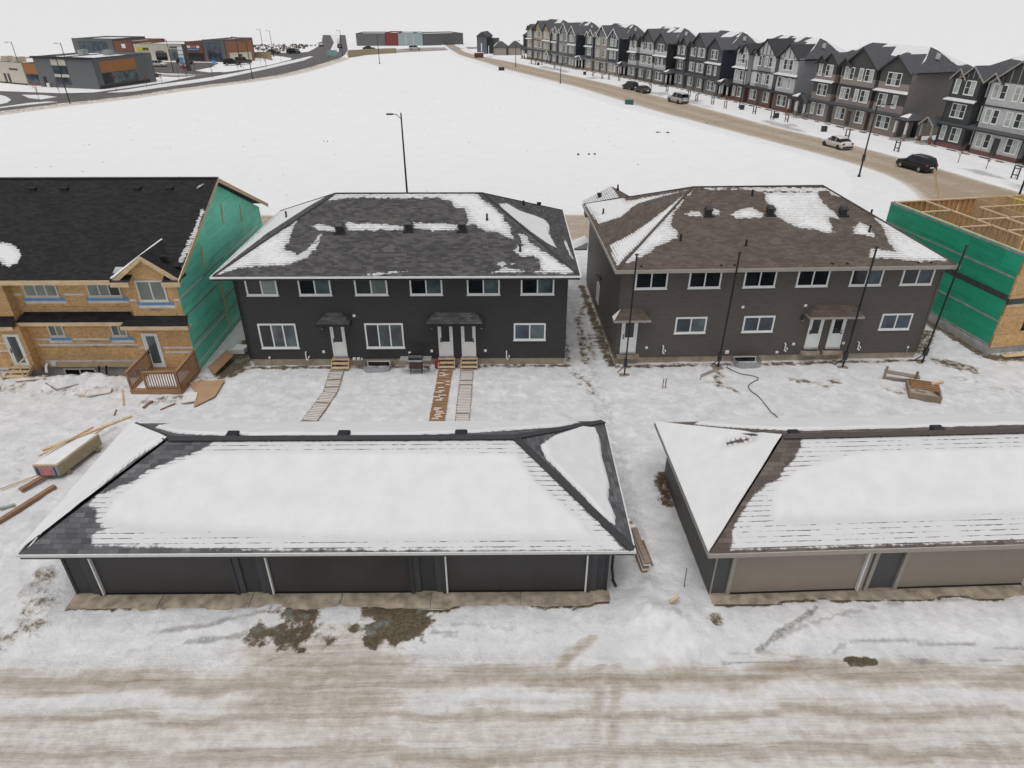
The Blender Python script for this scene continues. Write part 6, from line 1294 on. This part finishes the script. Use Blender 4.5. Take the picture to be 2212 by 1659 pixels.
for lb, x, y, a, stt, pt in (('white car at the left end of the parking lot', -112.8, 224.5, -8, sed, 'car_white'), ('dark car in the parking lot before the green and yellow sign', -107.5, 221, -8, sed, 'car_grey'), ('white car in the middle of the parking lot', -101.5, 216.5, -10, suv, 'car_white'), ('dark car right of the white one in the middle of the parking lot', -97.2, 224.5, -10, suv, 'car_navy'), ('white van at the right of the parking lot', -92.8, 213, -60, suv, 'car_silver'),
                         ('black car at the lower right of the retail strip', -82.2, 222, 30, suv, 'car_black'), ('dark truck behind the black car at the right of the retail strip', -79.8, 225.5, 30, truck, 'car_grey'), ('grey car on the side street behind the retaining wall', -83, 266.5, -5, sed, 'car_grey'), ('black car on the side street at the junction', -76, 267, -5, suv, 'car_black'),
                         ('white car driving on the left carriageway near the top of the photo', -76.2, 309, 110, sed, 'car_white'), ('blue-grey car on the right carriageway near the top of the photo', -66, 297.5, 105, sed, 'car_navy'), ('white van on the road behind the vacant lot', -34.5, 284.5, 8, suv, 'car_white'), ('dark car on the road behind the right retaining wall', -52, 284.5, 12, sed, 'car_grey')):
    car('small_car', lb, 'car', (x, y, .15), a, 4.7, 1.85, stt, pt, .95)
# bins, bushes and saplings
for x, y, lb in ((48.4, 106.6, 'small dark utility box in the snow before the two-tone taupe townhouses'), (42.9, 129.4, 'small dark utility box beside the lamp before the all dark grey townhouses'), (20.7, 191.2, 'small dark utility box before the beige-based townhouses'), (45.7, 119.6, 'low round dark bin before the brick-based townhouses'), (9.8, 219.5, 'tiny dark utility box beside the far lamp')):
    tag(MB().box(x - .35, x + .35, y - .3, y + .3, 0, .85, 'dark').box(x - .38, x + .38, y - .33, y + .33, .85, .93, 'glass_screen').build('utility_box'), lb, 'utility box')
def sapling(x, y, h, label, seed, group='bare saplings'):
    t = thing('bare_sapling', label, 'sapling', (x, y, 0), 0, group); rr = random.Random(seed)
    MB().cyl((0, 0, 0), (.05, 0, h * .75), .045, .02, 6, 'bark').build('trunk', t); q = MB().use('twig')
    for k in range(26):
        z = h * rr.uniform(.35, .8); a = rr.uniform(0, 6.28); l_ = h * rr.uniform(.12, .3); c = (math.cos(a) * l_ * .6, math.sin(a) * l_ * .6, z + l_); q.cyl((.03, 0, z), c, .014, .006, 4)
        a += rr.uniform(-.6, .6); q.cyl(c, (c[0] + math.cos(a) * l_ * .4, c[1] + math.sin(a) * l_ * .4, c[2] + l_ * .5), .008, .004, 4)
    q.build('crown', t)
for i, (x, y, lb) in enumerate(((55.9, 84.5, 'thin bare sapling behind the black wagon'), (57.2, 81.0, 'thin bare sapling rightmost in the snowy front yards'), (52.3, 108.5, 'thin bare sapling in front of the two-tone taupe townhouses'))): sapling(x, y, 2.4, lb, i)
for i, (x, y, w_) in enumerate([(-92.5, 150.5, 'on the small lens-shaped median'), (-90.5, 140.3, 'at the tip of the lower median'), (-84, 157, 'at the near end of the long median'), (-79.5, 169, 'on the long median, second from its near end'), (-76.5, 176, 'on the long median, third from its near end'), (-73.5, 184, 'on the long median, fourth from its near end'), (-70.8, 195, 'on the long median, fifth from its near end'), (-68.5, 211, 'on the far half of the long median'), (-66, 238, 'at the far end of the long median'), (-80.5, 163.5, 'left one on the snow beside the orange-panelled building'), (-82, 184, 'by the parking lot verge, nearest the dry bushes'), (-80, 190, 'by the parking lot verge near the entrance'), (-74.5, 209.5, 'on the snowy corner after the entrance'), (-73.5, 222, 'on the verge below the retaining wall'), (-71.5, 236, 'on the verge beyond the retaining wall'), (-63.0, 283, 'left one on the median between the carriageways'), (-66.5, 298, 'right one on the median between the carriageways')]):
    sapling(x, y, 3.6, 'bare roadside sapling ' + w_, 40 + i, 'bare roadside saplings')
def bush(x, y, w_, h, label, seed, mat='twig', n=420):
    t = thing('dry_bush', label, 'bush', (x, y, 0)); rr = random.Random(seed); q = MB().use(mat)
    for k in range(n):
        a = rr.uniform(0, 6.28); r_ = w_ * math.sqrt(rr.random()); b = Vector((math.cos(a) * r_, math.sin(a) * r_ * .5, 0)); z = h * (1 - (r_ / w_) ** 2 * .6) * rr.uniform(.5, 1.0)
        q.beam(tuple(b * .8), (b.x + rr.uniform(-.2, .2), b.y + rr.uniform(-.2, .2), z), .05, .05)
    q.build('branches', t)
bush(-93.3, 188.5, 1.9, 1.5, 'left of two rounded brown bushes beside the parking lot', 1); bush(-90.6, 188.2, 1.9, 1.5, 'right of two rounded brown bushes beside the parking lot', 2)
bush(-56.8, 322, 6, 5, 'brown leafless grove at the top beyond the junction', 3, n=700) if False else None
# scrub slope behind the retaining wall: too many small clumps to count
q = MB().use('bark'); rr = random.Random(9)
for k in range(420):
    x = rr.uniform(-112, -79); y = rr.uniform(256, 318)
    if x > -84 and y < 268: continue
    if abs(y - (268 - (x + 79) * .45)) < 7: continue
    s_ = rr.uniform(.25, .7); n_ = rr.randint(5, 9)
    for j in range(n_):
        a = rr.uniform(0, 6.28); q.beam((x, y, 0), (x + math.cos(a) * s_, y + math.sin(a) * s_, rr.uniform(.15, .6)), .10, .10)
kind(q.build('dry_scrub'), 'stuff'); bpy.data.objects['dry_scrub']['label'] = 'dry scrub scattered over the snowy slope'
q = MB().use('twig')
for k in range(130):       # grass stubble poking through the snow of the vacant lot
    x = rr.uniform(-60, 26); y = rr.uniform(68, 240)
    for j in range(rr.randint(2, 5)):
        a = rr.uniform(0, 6.28); s_ = rr.uniform(.05, .25); q.beam((x + s_, y, 0), (x + s_ + math.cos(a) * .1, y + math.sin(a) * .1, rr.uniform(.04, .14)), .015, .015)
kind(q.build('grass_stubble'), 'stuff')
# small footprints and debris clods in the yards are part of the ground surface
